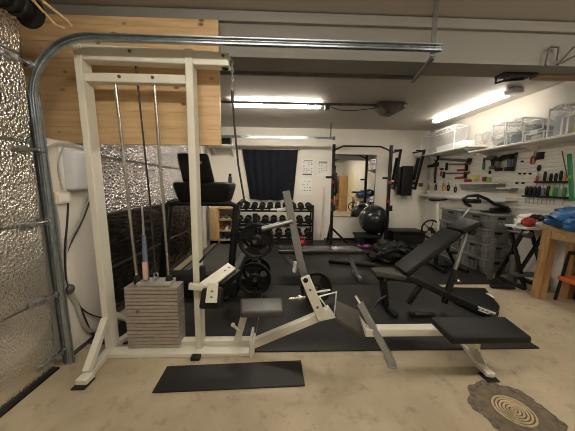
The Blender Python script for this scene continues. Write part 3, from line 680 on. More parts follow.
# ================================================================== TREADMILL
T = thing('treadmill', 'black folding treadmill with a tall console beside the far foil door', 'treadmill', (-.93, 3.3, 0))
m = MB(); m.box(-1.33, -.55, 2.95, 4.85, .05, .17, .02, 2); dk = link('deck', m, 'black', T)
m = MB(); m.box(-1.20, -.68, 3.10, 4.83, .170, .176); link('belt', m, mat('running_belt', (.055, .052, .05), .6, var=.2, vscale=6), dk)
for x in (-1.27, -.61):
    m = MB(); m.box(x-.045, x+.045, 3.05, 4.85, .17, .19, .006, 1); link('side_rail', m, 'darksteel', dk)
m = MB(); m.prism([(-1.36, 2.80, .02), (-1.36, 3.2, .02), (-1.36, 3.2, .18), (-1.36, 3.05, .27), (-1.36, 2.86, .27), (-1.36, 2.80, .2)], (.86, 0, 0), .02); link('motor_hood', m, 'black', T)
for x0, x1 in ((-1.46, -1.30), (-.62, -.50)):
    m = MB(); m.beam((x0, 2.98, .03), (x1, 2.92, 1.12), .09, .075, (0, 1, 0), .015); link('upright', m, 'blackmetal', T)
    m = MB(); m.beam((x0, 2.7, .04), (x0, 3.3, .04), .07, .05, (1, 0, 0), .01); link('foot', m, 'blackmetal', T)
m = MB(); m.tube([(-1.36, 2.93, 1.0), (-1.30, 2.92, 1.11), (-1.22, 2.92, 1.13), (-.58, 2.92, 1.13), (-.50, 2.92, 1.10), (-.49, 2.93, 1.0)], .032, 12); link('crossbar', m, 'blackmetal', T)
for x in (-1.30, -.47):
    m = MB(); m.tube([(x, 2.92, 1.13), (x, 3.15, 1.15), (x, 3.55, 1.10)], .024, 12); link('handrail', m, 'rubber', T)
m = MB()
def _tray():
    lo_ = [(-1.17, 2.88), (-.63, 2.88), (-.59, 3.12), (-1.21, 3.12)]; hi_ = [(-1.23, 2.82), (-.57, 2.82), (-.52, 3.18), (-1.29, 3.18)]
    return [V((x, y, 1.13)) for x, y in lo_]+[V((x, y, 1.38)) for x, y in hi_]
m.hexa(_tray(), .075, 4); cs = link('console_tray', m, 'black', T)
m = MB(); m.hexa([V((-1.13, 2.93, 1.37)), V((-.76, 2.93, 1.37)), V((-.76, 2.97, 1.37)), V((-1.13, 2.97, 1.37)), V((-1.17, 2.88, 1.70)), V((-.82, 2.88, 1.70)), V((-.82, 2.92, 1.70)), V((-1.17, 2.92, 1.70))], .03, 3); sp = link('console_screen', m, 'black', T)
m = MB(); m.beam((-.965, 2.889, 1.60), (-.885, 2.889, 1.60), .006, .035, (0, 1, 0), .002); link('badge', m, 'silver', sp)
m = MB(); m.lathe([(0, .01), (.05, .008), (.055, 0), (0, 0)], (-.92, 2.905, 1.44), (0, -1, 0), 20); link('speaker', m, 'rubber', sp)
t = thing('water_bottle', 'small dark bottle standing on the treadmill console', 'bottle', (-.59, 3.0, 1.375))
m = MB(); m.lathe([(0, 0), (.022, 0), (.024, .01), (.024, .06), (.014, .075), (0, .075)], (-.59, 3.0, 1.378), seg=14); link('body', m, 'bluegrey', t)
m = MB(); m.lathe([(0, .072), (.016, .072), (.016, .105), (0, .105)], (-.59, 3.0, 1.378), seg=12); link('cap', m, 'black', t)

# ================================================================== BACK WALL: shelf, curtain, papers
T = thing('bookcase', 'low pine bookcase holding shoes in the corner behind the treadmill', 'bookcase', (-1.33, 5.65, 0))
m = MB(); m.box(-1.60, -1.37, 5.48, 5.50, .10, .83, .002); link('door', m, 'wood_light', T)
for x in (-1.61, -1.37, -1.03):
    m = MB(); m.box(x, x+.02, 5.50, 5.95, .02, .83); link('side_panel', m, 'wood_light', T)
for z in (.08, .30, .55, .81):
    m = MB(); m.box(-1.59, -1.03, 5.50, 5.95, z, z+.02); link('shelf', m, 'wood_light', T)
def shoe(x, y, z, label, m1='white', s=1.0):
    t = thing('shoe', label, 'shoe', (x, y, z), 'shoes in the bookcase')
    m = MB(); m.sphere((x, y, z+.035), .045, .9, 2.4, .75, 14, 8); m.sphere((x, y+.05, z+.065), .038, .9, 1.3, 1, 12, 8); link('upper', m, m1, t)
    m = MB(); m.sphere((x, y, z+.012), .048, 1.0, 2.5, .25, 14, 6); link('sole', m, 'white', t)
for i, (x, z, mm_, lab) in enumerate(((-1.28, .571, 'bluegrey', 'blue grey shoe on the top shelf of the bookcase, beside its door'), (-1.15, .571, 'green', 'green shoe on the top shelf of the bookcase, by the outer side'),
        (-1.20, .321, 'cloth', 'white shoe on the middle bookcase shelf, nearer its door'), (-1.09, .321, 'cloth', 'white shoe on the middle bookcase shelf, at its outer side'),
        (-1.28, .101, 'blue', 'blue shoe on the bottom bookcase shelf, beside its door'), (-1.13, .101, 'blue', 'blue shoe on the bottom bookcase shelf, at its outer side'))):
    shoe(x, 5.64, z, lab, mm_)
# wall shelf in the corner
t = thing('wall_shelf', 'small white corner shelf high on the back wall beyond the planks', 'shelf', (-1.33, 5.8, 2.2))
link('board', MB().box(-1.60, -1.02, 5.55, 5.995, 2.20, 2.225, .003), 'white', t)
m = MB()
for x in (-1.5, -1.1): m.prism([(x, 5.99, 2.20), (x, 5.70, 2.20), (x, 5.99, 2.02)], (.02, 0, 0))
link('bracket', m, 'white', t)
t = thing('speaker_box', 'dark small speaker on the white corner shelf', 'speaker', (-1.2, 5.8, 2.225))
link('cabinet', MB().box(-1.33, -1.10, 5.64, 5.86, 2.226, 2.43, .01), 'black', t)
link('front_grille', MB().lathe([(0, .008), (.05, .006), (.06, 0), (0, 0)], (-1.215, 5.64, 2.33), (0, -1, 0), 18), 'rubber', t)

T = thing('curtain', 'dark navy curtain hanging from a thin rod on the back wall', 'curtain', (-.23, 5.93, .9))
def cf(u, v):
    z = 2.185-u*1.17; top = 1-u
    x0, x1 = -.875+.175*u, .44-.10*u
    x = x0+(x1-x0)*v; y = 5.93+.022*math.sin(v*44+math.sin(u*3)*.6)*(.5+.5*u)+.008*math.sin(v*19)
    z += -.02*math.sin(v*PI)*u+.01*math.sin(v*17)*u
    return (x, y, z)
m = MB(); m.grid(cf, 14, 90); r_ = bmesh.ops.solidify(m.bm, geom=list(m.bm.faces), thickness=.004); link('fabric', m, 'navy', T, ang=80)
m = MB(); m.cyl((-.95, 5.93, 2.205), (.48, 5.93, 2.205), .010, 10); m.sphere((-.95, 5.93, 2.205), .022, u=10, v=6); m.sphere((.48, 5.93, 2.205), .022, u=10, v=6)
for x in (-.90, .43): m.box(x-.01, x+.01, 5.93, 5.999, 2.195, 2.215)
link('rod', m, 'darksteel', T)
struct('window_1', MB().box(-.80, .36, YB-.02, YB+.01, .95, 2.12), 'white')

def poster(x0, x1, z0, z1, label, rows, head=None):
    m = MB(); m.box(x0, x1, 5.992, 5.998, z0, z1)
    t = link('wall_poster', m, 'paper'); tag(t, label, 'poster', 'exercise sheets on the back wall')
    m = MB()
    if head == 'top': m.box(x0+.04, x1-.04, 5.989, 5.992, z1-.06, z1-.03)
    if head == 'mid': m.box(x0+.05, x1-.03, 5.989, 5.992, z1-.05, z1-.035); m.box(x0+.02, x1-.04, 5.989, 5.992, z0+.01, z0+.035)
    W, Hh = x1-x0, z1-z0
    for r in range(rows):
        for c in range(4):
            if random.random() < .2: continue
            xx = x0+W*(.14+.21*c); zz = z1-Hh*(.2+.72*r/rows); 
            m.box(xx, xx+W*random.uniform(.06, .15), 5.9895, 5.992, zz-Hh*.02, zz+Hh*random.uniform(.0, .03))
    link('printed_figures', m, 'printdark' if head != 'top' else 'print', t)
poster(.54, .83, 1.60, 1.985, 'white exercise sheet nearest the curtain, upper of two', 6, 'mid')
poster(.91, 1.20, 1.57, 1.96, 'white exercise sheet beside the squat rack post', 7, 'top')
poster(.51, .80, 1.13, 1.54, 'white exercise sheet nearest the curtain, lower of two', 4)

# ------------------------------------------------------------------ mirror
T = thing('wall_mirror', 'frameless rectangular wall mirror behind the squat rack', 'mirror', (1.85, 5.98, .58))
link('glass', MB().box(1.335, 2.345, 5.975, 5.985, .60, 2.10), 'mirror', T)
link('backing', MB().box(1.325, 2.355, 5.986, 5.998, .59, 2.11), 'darksteel', T)

# ------------------------------------------------------------------ squat rack
T = thing('squat_rack', 'black squat rack with an angled pull up bar before the mirror', 'squat rack', (1.73, 5.25, 0))
def up(x):
    m = MB(); m.box(x-.03, x+.03, 5.22, 5.28, .05, 2.215, .006, 1); return link('upright', m, 'blackmetal', T)
u1 = up(1.145); u2 = up(2.37)
m = MB(); m.tube([(1.145, 5.25, 2.05), (1.18, 5.25, 2.11), (1.34, 5.25, 2.185), (2.14, 5.25, 2.185), (2.33, 5.25, 2.11), (2.37, 5.25, 2.05)], .018, 12); link('pull_up_bar', m, 'blackmetal', T)
for x in (1.145, 2.37):
    m = MB(); m.box(x-.03, x+.03, 4.95, 5.93, .013, .065, .006, 1); link('foot', m, 'blackmetal', T)
    m = MB(); m.beam((x, 5.30, .50), (x, 5.66, .06), .05, .04, (1, 0, 0), .004); link('rear_brace', m, 'blackmetal', T)
    for z, mm_ in ((1.02, 'red'), (1.42, 'red')):
        m = MB(); m.box(x-.032, x+.032, 5.212, 5.235, z-.02, z+.045, .004); link('hole_strip', m, mm_, T)
    m = MB(); sx = 1 if x > 2 else 1
    m.box(x-.04, x+.04, 5.10, 5.22, .83, .87, .006); m.box(x-.035, x+.035, 5.10, 5.125, .87, .95, .004); link('bar_hook', m, 'blackmetal', T)
    m = MB(); m.cyl((x-.15, 5.25, 1.53), (x+.0, 5.25, 1.53), .024, 12); link('peg', m, 'blackmetal', T)
m = MB(); m.beam((1.13, 5.25, .46), (1.50, 5.25, .10), .05, .045, (0, 1, 0), .004); link('brace', m, 'blackmetal', T)
m = MB(); m.box(1.16, 2.36, 5.87, 5.92, .02, .075, .006, 1); link('rear_tube', m, 'blackmetal', T)
m = MB()
m.tube([(1.17, 5.18, 1.62), (1.19, 5.16, 1.45), (1.20, 5.16, 1.25), (1.18, 5.18, 1.15)], .045, 8, r2=.03)
m.tube([(1.18, 5.2, 1.75), (1.17, 5.18, 1.62)], .012, 6)
m.cyl((1.13, 5.2, 1.76), (1.20, 5.2, 1.76), .01, 8)
tag(link('weight_belt', m, 'black'), 'black padded strap hanging from the rack upright nearest the posters', 'strap')

# ball and its support
t = thing('step_platform', 'low black step platform below the exercise ball', 'step', (2.08, 5.42, 0))
link('top', MB().box(1.80, 2.325, 5.34, 5.85, .18, .235, .015, 2), 'rubber', t)
for x in (1.84, 2.20):
    link('block', MB().box(x, x+.10, 5.36, 5.83, .013, .18, .01), 'black', t)
m = MB(); m.sphere((2.225, 5.63, .576), .340, u=40, v=24); ball = tag(link('exercise_ball', m, 'ball'), 'large shiny black exercise ball in front of the mirror', 'exercise ball')
for i, (x, lab) in enumerate(((1.80, 'purple hand weight lying before the step platform, nearer the posters'), (2.0, 'purple hand weight lying before the step platform, under the ball'))):
    t = thing('hand_weight', lab, 'dumbbell', (x, 5.15, .013), 'purple hand weights')
    link('handle', MB().cyl((x-.05, 5.13, .058), (x+.05, 5.13, .058), .016, 10), 'purple', t)
    for s_ in (-.07, .07):
        m = MB(); m.lathe([(0, -.03), (.03, -.03), (.045, -.012), (.045, .012), (.03, .03), (0, .03)], (x+s_, 5.13, .058), (1, 0, 0), 10); link('head', m, 'purple', t)

# low bench box by the back wall
t = thing('plyo_box', 'long low black box against the back wall right of the ball', 'box', (3.1, 5.7, 0))
link('body', MB().box(2.66, 3.42, 5.52, 5.95, .013, .27, .01), 'rubber', t)
link('lid', MB().box(2.64, 3.44, 5.50, 5.96, .27, .32, .015, 2), 'vinyl', t)

# dip station on the wall
T = thing('dip_station', 'black wall mounted dip station with a padded back cushion', 'dip station', (3.08, 5.95, 1.0))
link('back_cushion', MB().box(2.925, 3.19, 5.80, 5.88, 1.13, 1.84, .03, 3), 'vinyl', T)
link('back_plate', MB().box(2.85, 3.19, 5.88, 5.90, 1.15, 1.82, .01), 'black', T)
link('wall_bracket', MB().box(2.66, 3.30, 5.90, 5.99, 1.40, 1.47, .01), 'blackmetal', T)
for x, dx in ((2.76, .02), (3.27, .06)):
    m = MB(); a_ = V((x+dx, 5.66, 2.20)); b_ = V((x-.02, 5.80, 1.28)); m.beam(b_, a_, .06, .05, (0, 1, 0), .01); ar = link('arm', m, 'blackmetal', T)
    m = MB(); m.beam(V((x-.03, 5.86, 1.50)), V((x-.01, 5.76, 2.02)), .05, .07, (0, 1, 0), .015); link('arm_pad', m, 'vinyl', ar)
    m = MB(); m.beam((x+dx, 5.66, 2.17), (x-.02, 5.99, 2.17), .03, .03, (0, 0, 1)); m.beam((x-.02, 5.80, 1.32), (x-.02, 5.99, 1.32), .04, .04, (0, 0, 1)); m.cyl((x-.12, 5.70, 2.18), (x+dx, 5.66, 2.18), .016, 10); link('wall_strut', m, 'blackmetal', T)
m = MB(); m.box(3.44, 3.54, 5.96, 5.998, 1.36, 1.44, .006); tag(link('wall_socket', m, 'darksteel'), 'small dark socket on the back wall beside the dip station', 'socket')

# ------------------------------------------------------------------ dumbbell rack
T = thing('dumbbell_rack', 'black three tier dumbbell rack below the navy curtain', 'dumbbell rack', (0, 5.6, 0))
for x in (-1.0, .74):
    for y in (5.45, 5.83):
        m = MB(); m.box(x, x+.04, y-.02, y+.02, .013, .92, .004, 1); link('post', m, 'blackmetal', T)
    m = MB(); m.box(x, x+.04, 5.40, 5.88, .013, .05, .004, 1); link('foot', m, 'blackmetal', T)
tiers = (.12, .44, .76)
for z in tiers:
    m = MB(); m.box(-.98, .76, 5.43, 5.47, z, z+.04, .004, 1); m.box(-.98, .76, 5.62, 5.66, z+.04, z+.08, .004, 1); link('tier_rails', m, 'blackmetal', T)
def dumbbell(x, z, R, label):
    t = thing('dumbbell', label, 'dumbbell', (x, 5.56, z), 'black dumbbells on the rack')
    zc = z+R
    link('handle', MB().cyl((x, 5.48, zc), (x, 5.62, zc+.02), .015, 10), 'steel', t)
    for y, dz in ((5.445, 0), (5.645, .03)):
        m = MB(); m.lathe([(0, -.045), (R*.75, -.045), (R, -.025), (R, .025), (R*.75, .045), (R*.45, .045), (R*.4, .035), (0, .035)], (x, y, zc+dz), (0, -1, 0), 6 if R > .07 else 12); link('head', m, 'iron', t)
    return t
tn = {.12: 'bottom', .44: 'middle', .76: 'top'}
ordn = ['first', 'second', 'third', 'fourth', 'fifth', 'sixth', 'seventh', 'eighth', 'ninth', 'tenth']
for z, n, R in ((.12, 8, .090), (.44, 9, .082), (.76, 10, .070)):
    for i in range(n):
        x = -.90+1.57*i/(n-1)
        dumbbell(x, z+.041, R, f'black dumbbell on the {tn[z]} rack tier, {ordn[i]} from the treadmill side')
m = MB(); m.box(-.30, .05, 5.40, 5.44, .86, .90, .004); o = tag(link('shelf_label', MB().box(-.20, .10, 5.40, 5.425, .80, .84, .003), 'white'), 'white label strip on the top tier of the dumbbell rack', 'label')
t = thing('kettlebell', 'red kettlebell on the mat before the dumbbell rack', 'kettlebell', (.50, 5.25, .013))
m = MB(); m.sphere((.50, 5.25, .095), .082, sz=.95, u=18, v=12); link('body', m, 'red', t)
m = MB(); m.tube([(.45, 5.25, .15), (.445, 5.25, .21), (.475, 5.25, .245), (.525, 5.25, .245), (.555, 5.25, .21), (.55, 5.25, .15)], .016, 8); link('handle', m, 'red', t)
m = MB(); m.cyl((1.02, 5.90, .02), (1.09, 5.97, 1.32), .012, 8); tag(link('wooden_stick', m, 'orangelabel'), 'thin pale stick leaning on the wall left of the squat rack', 'stick')

# ================================================================== MIDDLE FLOOR CLUTTER
T = thing('gym_bag', 'crumpled black gym bag on the mat behind the adjustable bench', 'bag', (2.05, 4.25, 0))
def lump(c, sx, sy, sz, amp, seed, fr=2.2, u=40, v=22, flat=True):
    m = MB(); m.sphere((0, 0, 0), 1, u=u, v=v)
    for q in m.bm.verts:
        d = q.co.normalized(); k = 1+amp*noise.noise(d*fr+V((seed, 0, 0)))+amp*.5*noise.noise(d*fr*2.7+V((0, seed, 0)))
        p = V((d.x*sx*k, d.y*sy*k, d.z*sz*k))
        if flat: p.z = max(p.z, -sz*.55)
        q.co = p+V(c)
    return m
link('body', lump((2.05, 4.25, .135), .38, .26, .22, .35, 3.1, 2.8), 'vinyl', T)
link('flap', lump((1.93, 4.18, .24), .20, .16, .07, .4, 8.2, 3.0, 24, 14), 'black', T)
m = MB(); m.tube([(1.82, 4.02, .15), (1.84, 3.97, .25), (2.0, 3.95, .31), (2.16, 3.98, .24), (2.2, 4.02, .15)], .016, 8); link('strap', m, 'rubber', T)
m = MB(); m.tube([(.92, 4.12, .05), (1.25, 4.0, .05), (1.62, 3.87, .05)], .035, 12); m.cyl((.88, 4.135, .05), (.93, 4.115, .05), .036, 12)
tag(link('foam_bar', m, 'rubber'), 'thick black bar lying on the mat behind the flat bench leg', 'bar')

# ================================================================== EXERCISE BIKE
BY = 3.85
T = thing('exercise_bike', 'exercise bike with pale seat post and black handlebars before the crates', 'exercise bike', (2.85, BY, 0))
def b(px, py, dy=0): return aty(px, py, BY+dy)
m = MB(); m.tube([b(438, 236), b(437, 202)], .024, 12); link('seat_post', m, 'white', T)
m = MB(); p = b(437, 199.5); m.sphere(p+V((-.03, 0, 0)), .07, 1.5, 1.2, .45, 18, 10); m.sphere(p+V((.10, 0, .004)), .035, 2.0, .9, .6, 14, 8); link('saddle', m, 'vinyl', T)
m = MB(); c = b(430.5, 229); m.ring(c, (0, 1, 0), .145, .014, 36, 8); m.cyl(c+V((0, -.03, 0)), c+V((0, .03, 0)), .03, 14)
for k in range(5): a = k*2*PI/5; m.cyl(c, c+V((.14*math.cos(a), 0, .14*math.sin(a))), .007, 6)
link('flywheel', m, 'black', T)
g0 = V((2.52, BY, .03)); 
m = MB(); m.tube([c, b(438, 236), b(446, 246), b(456, 226)], .03, 10); m.tube([b(438, 236), V((b(438, 236).x, BY, .04))], .03, 10); m.tube([b(446, 246), V((b(446, 246).x+.2, BY, .04))], .026, 10); link('frame', m, 'blackmetal', T)
m = MB(); x1 = b(438, 236).x; x2 = b(446, 246).x+.2; m.tube([(x1, BY-.25, .045), (x1, BY+.25, .045)], .03, 10); m.tube([(x2, BY-.25, .045), (x2, BY+.25, .045)], .03, 10); m.box(x1, x2, BY-.03, BY+.03, .03, .075); link('base', m, 'black', T)
m = MB(); m.tube([b(456, 226), b(470, 207)], .022, 12); link('handlebar_stem', m, 'steel', T)
m = MB()
for dy in (-.16, .16):
    m.tube([b(470, 206), b(466, 204, dy*.6), b(463, 199, dy), b(468, 196, dy), b(478, 195.5, dy), b(487, 199, dy*.8), b(494, 204, dy*.7), b(504, 207, dy*.6), b(519, 209, dy*.5)], .024, 10)
m.tube([b(466, 204, -.16), b(466, 204, .16)], .02, 10); m.tube([b(478, 198, -.12), b(478, 198, .12)], .02, 10); link('handlebar', m, 'black', T)
m = MB(); p = b(474, 202); m.box(p.x-.10, p.x+.06, BY-.08, BY+.08, p.z-.02, p.z+.05, .015); link('console', m, 'black', T)
m = MB(); p = b(446, 246); m.cyl(p+V((0, -.10, 0)), p+V((0, .10, 0)), .012, 8); m.box(p.x-.02, p.x+.12, BY-.14, BY-.05, p.z-.1, p.z-.07, .005); m.box(p.x-.12, p.x+.02, BY+.05, BY+.14, p.z+.07, p.z+.10, .005); link('pedals', m, 'black', T)

# ================================================================== CRATES
def make_crate():
    T = thing('storage_crate', '', 'crate', (0, 0, 0), 'grey plastic crates along the tool wall')
    L_, W_, H_ = .56, .37, .235
    m = MB()
    m.hexa([(-W_/2+.02, -L_/2+.02, 0), (W_/2-.02, -L_/2+.02, 0), (W_/2-.02, L_/2-.02, 0), (-W_/2+.02, L_/2-.02, 0), (-W_/2+.005, -L_/2+.005, H_-.03), (W_/2-.005, -L_/2+.005, H_-.03), (W_/2-.005, L_/2-.005, H_-.03), (-W_/2+.005, L_/2-.005, H_-.03)], .008, 1)
    for i in range(6):
        y = -L_/2+.05+i*(L_-.1)/5
        for s_ in (-1, 1): m.box(s_*(W_/2)-.006, s_*(W_/2)+.006, y-.006, y+.006, .03, H_-.05)
    for i in range(4):
        x = -W_/2+.05+i*(W_-.1)/3
        for s_ in (-1, 1): m.box(x-.006, x+.006, s_*(L_/2)-.006, s_*(L_/2)+.006, .03, H_-.05)
    m.box(-W_/2-.004, W_/2+.004, -L_/2-.004, L_/2+.004, H_*.45, H_*.45+.012, .003, 1)
    link('body', m, 'crate', T)
    m = MB(); m.box(-W_/2-.014, W_/2+.014, -L_/2-.014, L_/2+.014, H_-.035, H_-.004, .006, 1); link('rim', m, 'crate', T)
    for s_ in (-1, 1):
        m = MB(); m.box(-.06, .06, s_*(L_/2+.002)-.006, s_*(L_/2+.002)+.006, H_-.085, H_-.05, .003, 1); link('handle', m, 'black', T)
    m = MB(); m.box(-W_/2-.006, -W_/2+.006, -.07, .07, H_-.085, H_-.05, .003, 1); link('handle', m, 'black', T)
    return T
cr = make_crate(); first = True
lv = ['bottom', 'second from the floor', 'third from the floor', 'topmost']
for st, (x, y, n) in enumerate(((3.41, 3.90, 4), (3.43, 4.52, 4))):
    for k in range(n):
        lab = f'grey plastic crate, {lv[k]} in the stack ' + ('beside the folding workbench' if st == 0 else 'farther back behind the bike')
        loc = V((x+.006*(k % 2), y+.01*((k*7) % 3-1), .003+k*.236))
        if first: cr.location = loc; cr['label'] = lab; first = False
        else: dup(cr, loc-V(cr.location), lab)
m = MB(); m.tube([(3.36, 3.72, .985), (3.40, 3.80, 1.0), (3.55, 3.82, 1.005), (3.60, 3.75, .99), (3.58, 3.68, .985)], .030, 10); m.box(3.34, 3.60, 3.72, 3.95, .951, .975, .01)
tag(link('tool_grip', m, 'black'), 'black hand tool lying on top of the nearer crate stack', 'tool')

# ================================================================== FOLDING WORKBENCH
T = thing('folding_workbench', 'grey folding workbench between the crates and the wooden table', 'folding workbench', (3.38, 3.22, 0))
WZ = .805
for y0, y1 in ((3.05, 3.19), (3.21, 3.36)):
    link('jaw_board', MB().box(3.23, 3.615, y0, y1, WZ, WZ+.03, .004, 1), 'cleargrey', T)
for x in (3.27, 3.57):
    m = MB(); m.beam((x, 3.02, .05), (x, 3.32, WZ), .05, .03, (1, 0, 0), .004); link('leg', m, 'blackmetal', T)
    m = MB(); m.beam((x, 3.42, .05), (x, 3.10, WZ), .05, .03, (1, 0, 0), .004); link('leg', m, 'blackmetal', T)
    m = MB(); m.box(x-.03, x+.03, 3.0, 3.44, .0, .05, .008, 1); link('foot', m, 'rubber', T)
link('step', MB().box(3.16, 3.60, 3.02, 3.16, .17, .20, .01), 'darksteel', T)
m = MB(); m.cyl((3.24, 3.12, WZ-.06), (3.24, 3.30, WZ-.06), .02, 12); m.cyl((3.24, 3.00, WZ-.06), (3.24, 3.06, WZ-.06), .045, 16); link('crank', m, 'darksteel', T)
m = MB(); m.lathe([(0, 0), (.055, 0), (.058, .35), (.05, .37), (0, .37)], (3.30, 3.22, .05), seg=18); t = tag(link('canister', m, 'darksteel'), 'grey canister standing under the folding workbench', 'canister')
m = MB(); m.box(3.05, 3.12, 3.33, 3.36, .0, .62, .006); tag(link('grey_board', m, 'dullgalv'), 'upright grey board leaning beside the folding workbench leg', 'board')
m = MB(); m.slab([(2.86, 3.06, .03), (3.12, 2.98, .05), (3.14, 3.1, .05), (2.9, 3.14, .03)], .028, .008); tag(link('floor_wedge', m, 'black'), 'thin black wedge on the floor before the folding workbench', 'wedge')
T = thing('cloth_pile', 'white cloth heap with red and black patches on the folding workbench', 'cloth', (3.4, 3.2, WZ+.035))
link('white_cloth', lump((3.43, 3.20, WZ+.085), .165, .13, .095, .4, 5.5, 2.3), 'cloth', T)
link('red_patch', lump((3.33, 3.12, WZ+.09), .085, .06, .06, .3, 2.5, 2.3, 20, 12, False), 'red', T)
link('black_patch', lump((3.45, 3.14, WZ+.14), .11, .07, .05, .4, 9.5, 2.3, 20, 12, False), 'black', T)

# ================================================================== WOODEN TABLE
T = thing('wooden_workbench', 'sturdy raw pine workbench under the tool wall', 'workbench', (3.38, 2.1, 0))
m = MB()
for i in range(4): m.box(3.21+i*.1085, 3.21+i*.1085+.107, 1.2, 2.87, .845, .895, .004, 1)
link('tabletop', m, mat('top_board_pine', (.60, .41, .20), .5, col2=(.44, .27, .11), vscale=5, stretch=(7, .7, 7)), T)
for x0, x1, y0, y1 in ((3.17, 3.27, 2.74, 2.84), (3.54, 3.63, 2.74, 2.84), (3.17, 3.27, 1.25, 1.35), (3.54, 3.63, 1.25, 1.35)):
    k = .04 if x0 < 3.3 else 0
    link('leg', MB().hexa([(x0, y0, 0), (x1, y0, 0), (x1, y1, 0), (x0, y1, 0), (x0+k, y0, .845), (x1+k, y0, .845), (x1+k, y1, .845), (x0+k, y1, .845)], .005, 1), 'wood_table', T)
link('apron', MB().box(3.22, 3.255, 1.35, 2.74, .755, .843, .003, 1), 'wood_top', T)
link('apron', MB().box(3.30, 3.54, 2.78, 2.815, .755, .843, .003, 1), 'wood_top', T)
T = thing('tarpaulin', 'crumpled blue tarpaulin heaped on the pine workbench', 'tarpaulin', (3.35, 2.45, .895))
m = lump((3.33, 2.40, .99), .27, .42, .20, .32, 1.7, 2.6, 60, 34)
for q in m.bm.verts:
    q.co.z = max(.897, q.co.z+.020*math.sin(q.co.x*34+q.co.y*21)*max(0, (q.co.z-.9)*5))
link('sheet', m, 'blue', T, ang=25)
T = thing('tool_stand', 'black trestle with an orange lower shelf under the pine workbench', 'stand', (3.48, 2.6, 0))
for x in (3.36, 3.60):
    m = MB(); m.tube([(x, 2.25, .01), (x, 2.45, .60), (x, 2.65, .60), (x, 2.72, .01)], .016, 10); link('leg', m, 'blackmetal', T)
m = MB(); m.box(3.32, 3.62, 2.28, 2.70, .27, .32, .006, 1); link('shelf', m, 'orange', T)
m = MB(); m.box(3.35, 3.61, 2.44, 2.66, .60, .63, .006, 1); link('top_plate', m, 'black', T)

# ================================================================== TOOL WALL
m = MB(); z = 1.03
while z < 2.02:
    m.box(3.625, 3.645, 2.3, 5.92, z+.004, z+.046, .004, 1); z += .05
m.box(3.64, 3.648, 2.3, 5.92, 1.03, 2.03)
tag(link('slat_panel', m, 'peg', origin=(3.64, 4, 1.03)), 'white grooved tool panel covering the wall above the workbench', 'tool panel')
XT = 3.612
def tw(px, py, x=XT): return atx(px, py, x)
t = thing('tool_ledge', 'long white ledge running along the bottom of the tool panel', 'ledge', (3.55, 4.3, 1.15))
link('board', MB().box(3.45, 3.624, 3.62, 5.95, 1.15, 1.18, .003), 'white', t); link('lip', MB().box(3.44, 3.45, 3.62, 5.95, 1.13, 1.19, .002), 'white', t)
t = thing('wall_shelf', 'long white shelf above the tools holding the nearer storage boxes', 'shelf', (3.5, 3.4, 1.95))
link('board', MB().box(3.30, 3.649, 2.3, 4.28, 1.945, 1.97, .003), 'white', t)
for y in (2.6, 3.4, 4.15):
    m = MB(); m.prism([(3.64, y, 1.944), (3.36, y, 1.944), (3.64, y, 1.84)], (0, .016, 0)); link('bracket', m, 'white', t)
t = thing('wall_shelf', 'white shelf end in the back corner holding the biggest storage box', 'shelf', (3.5, 5.2, 2.05))
link('board', MB().box(3.30, 3.649, 4.30, 5.98, 2.055, 2.08, .003), 'white', t)
for y in (4.5, 5.6):
    m = MB(); m.prism([(3.64, y, 2.054), (3.36, y, 2.054), (3.64, y, 1.94)], (0, .016, 0)); link('bracket', m, 'white', t)

# storage boxes
def storage_box(y0, y1, z0, z1, label, x0=3.335, x1=3.62, lid=True):
    T = thing('storage_box', label, 'storage box', (x0/2+x1/2, y0/2+y1/2, z0), 'clear plastic storage boxes on the shelf')
    m = MB(); d = .012; hgt = z1-z0-.02
    A = [(x0+d, y0+d, z0+.001), (x1-d, y0+d, z0+.001), (x1-d, y1-d, z0+.001), (x0+d, y1-d, z0+.001), (x0, y0, z0+hgt), (x1, y0, z0+hgt), (x1, y1, z0+hgt), (x0, y1, z0+hgt)]
    m.hexa(A, .010, 2); link('body', m, 'clear', T)
    m = MB(); e = .008
    for (a, c, b0, b1) in ((x0-e, x1+e, y0-e, y0+.006), (x0-e, x1+e, y1-.006, y1+e), (x0-e, x0+.006, y0, y1), (x1-.006, x1+e, y0, y1)): m.box(a, c, b0, b1, z0+hgt-.014, z0+hgt)
    for (xx, yy) in ((x0, y0), (x0, y1)): m.beam((xx+.006, yy, z0+.004), (xx-.001, yy, z0+hgt), .012, .012, (0, 1, 0))
    m.box(x0+.008, x0+.016, y0+.01, y1-.01, z0+.001, z0+.012)
    link('rim', m, 'cleargrey', T)
    if lid:
        m = MB(); m.box(x0-e, x1+e, y0-e, y1+e, z0+hgt, z0+hgt+.014, .005, 1); lo_ = link('lid', m, 'clear', T)
        m = MB(); m.box(x0-.014, x0-.008, y0/2+y1/2-.05, y0/2+y1/2+.05, z0+hgt-.03, z0+hgt+.018, .002, 1); link('clip', m, 'cleargrey', T)
    return T
def yx(px, py): return atx(px, py, 3.335)
def bx(pa, pb, py, z0, label, pyt=None, **k):   # pa: farther pixel x, pb: nearer
    ya = atx(pa, py, 3.335).y-.006; yb_ = atx(pb, py, 3.335).y+.006
    zt = atx((pa+pb)/2, pyt, 3.335).z
    return storage_box(yb_, ya, z0, min(zt, 2.66), label, **k)
S1, S2 = 2.081, 1.971
storage_box(4.72, 5.80, S1, 2.55, 'largest clear box, in the back corner at the far end of the shelf')
bx(473, 490, 148, S1, 'clear box with white rolls, second from the back corner', 131)
bx(492, 504, 147, S2, 'clear box with dark items, lower one beside the navy box', 136)
bx(492, 504, 133, atx(498, 136, 3.335).z+.002, 'clear box with pale items, upper one nearest the back corner on the long shelf', 122)
zb = atx(513, 129, 3.335).z
bx(505.5, 522, 145, S2, 'clear box holding navy cloth, lower of its pair', 129)
bx(505.5, 522, 128, zb+.002, 'clear empty box on top of the navy cloth box', 118.5)
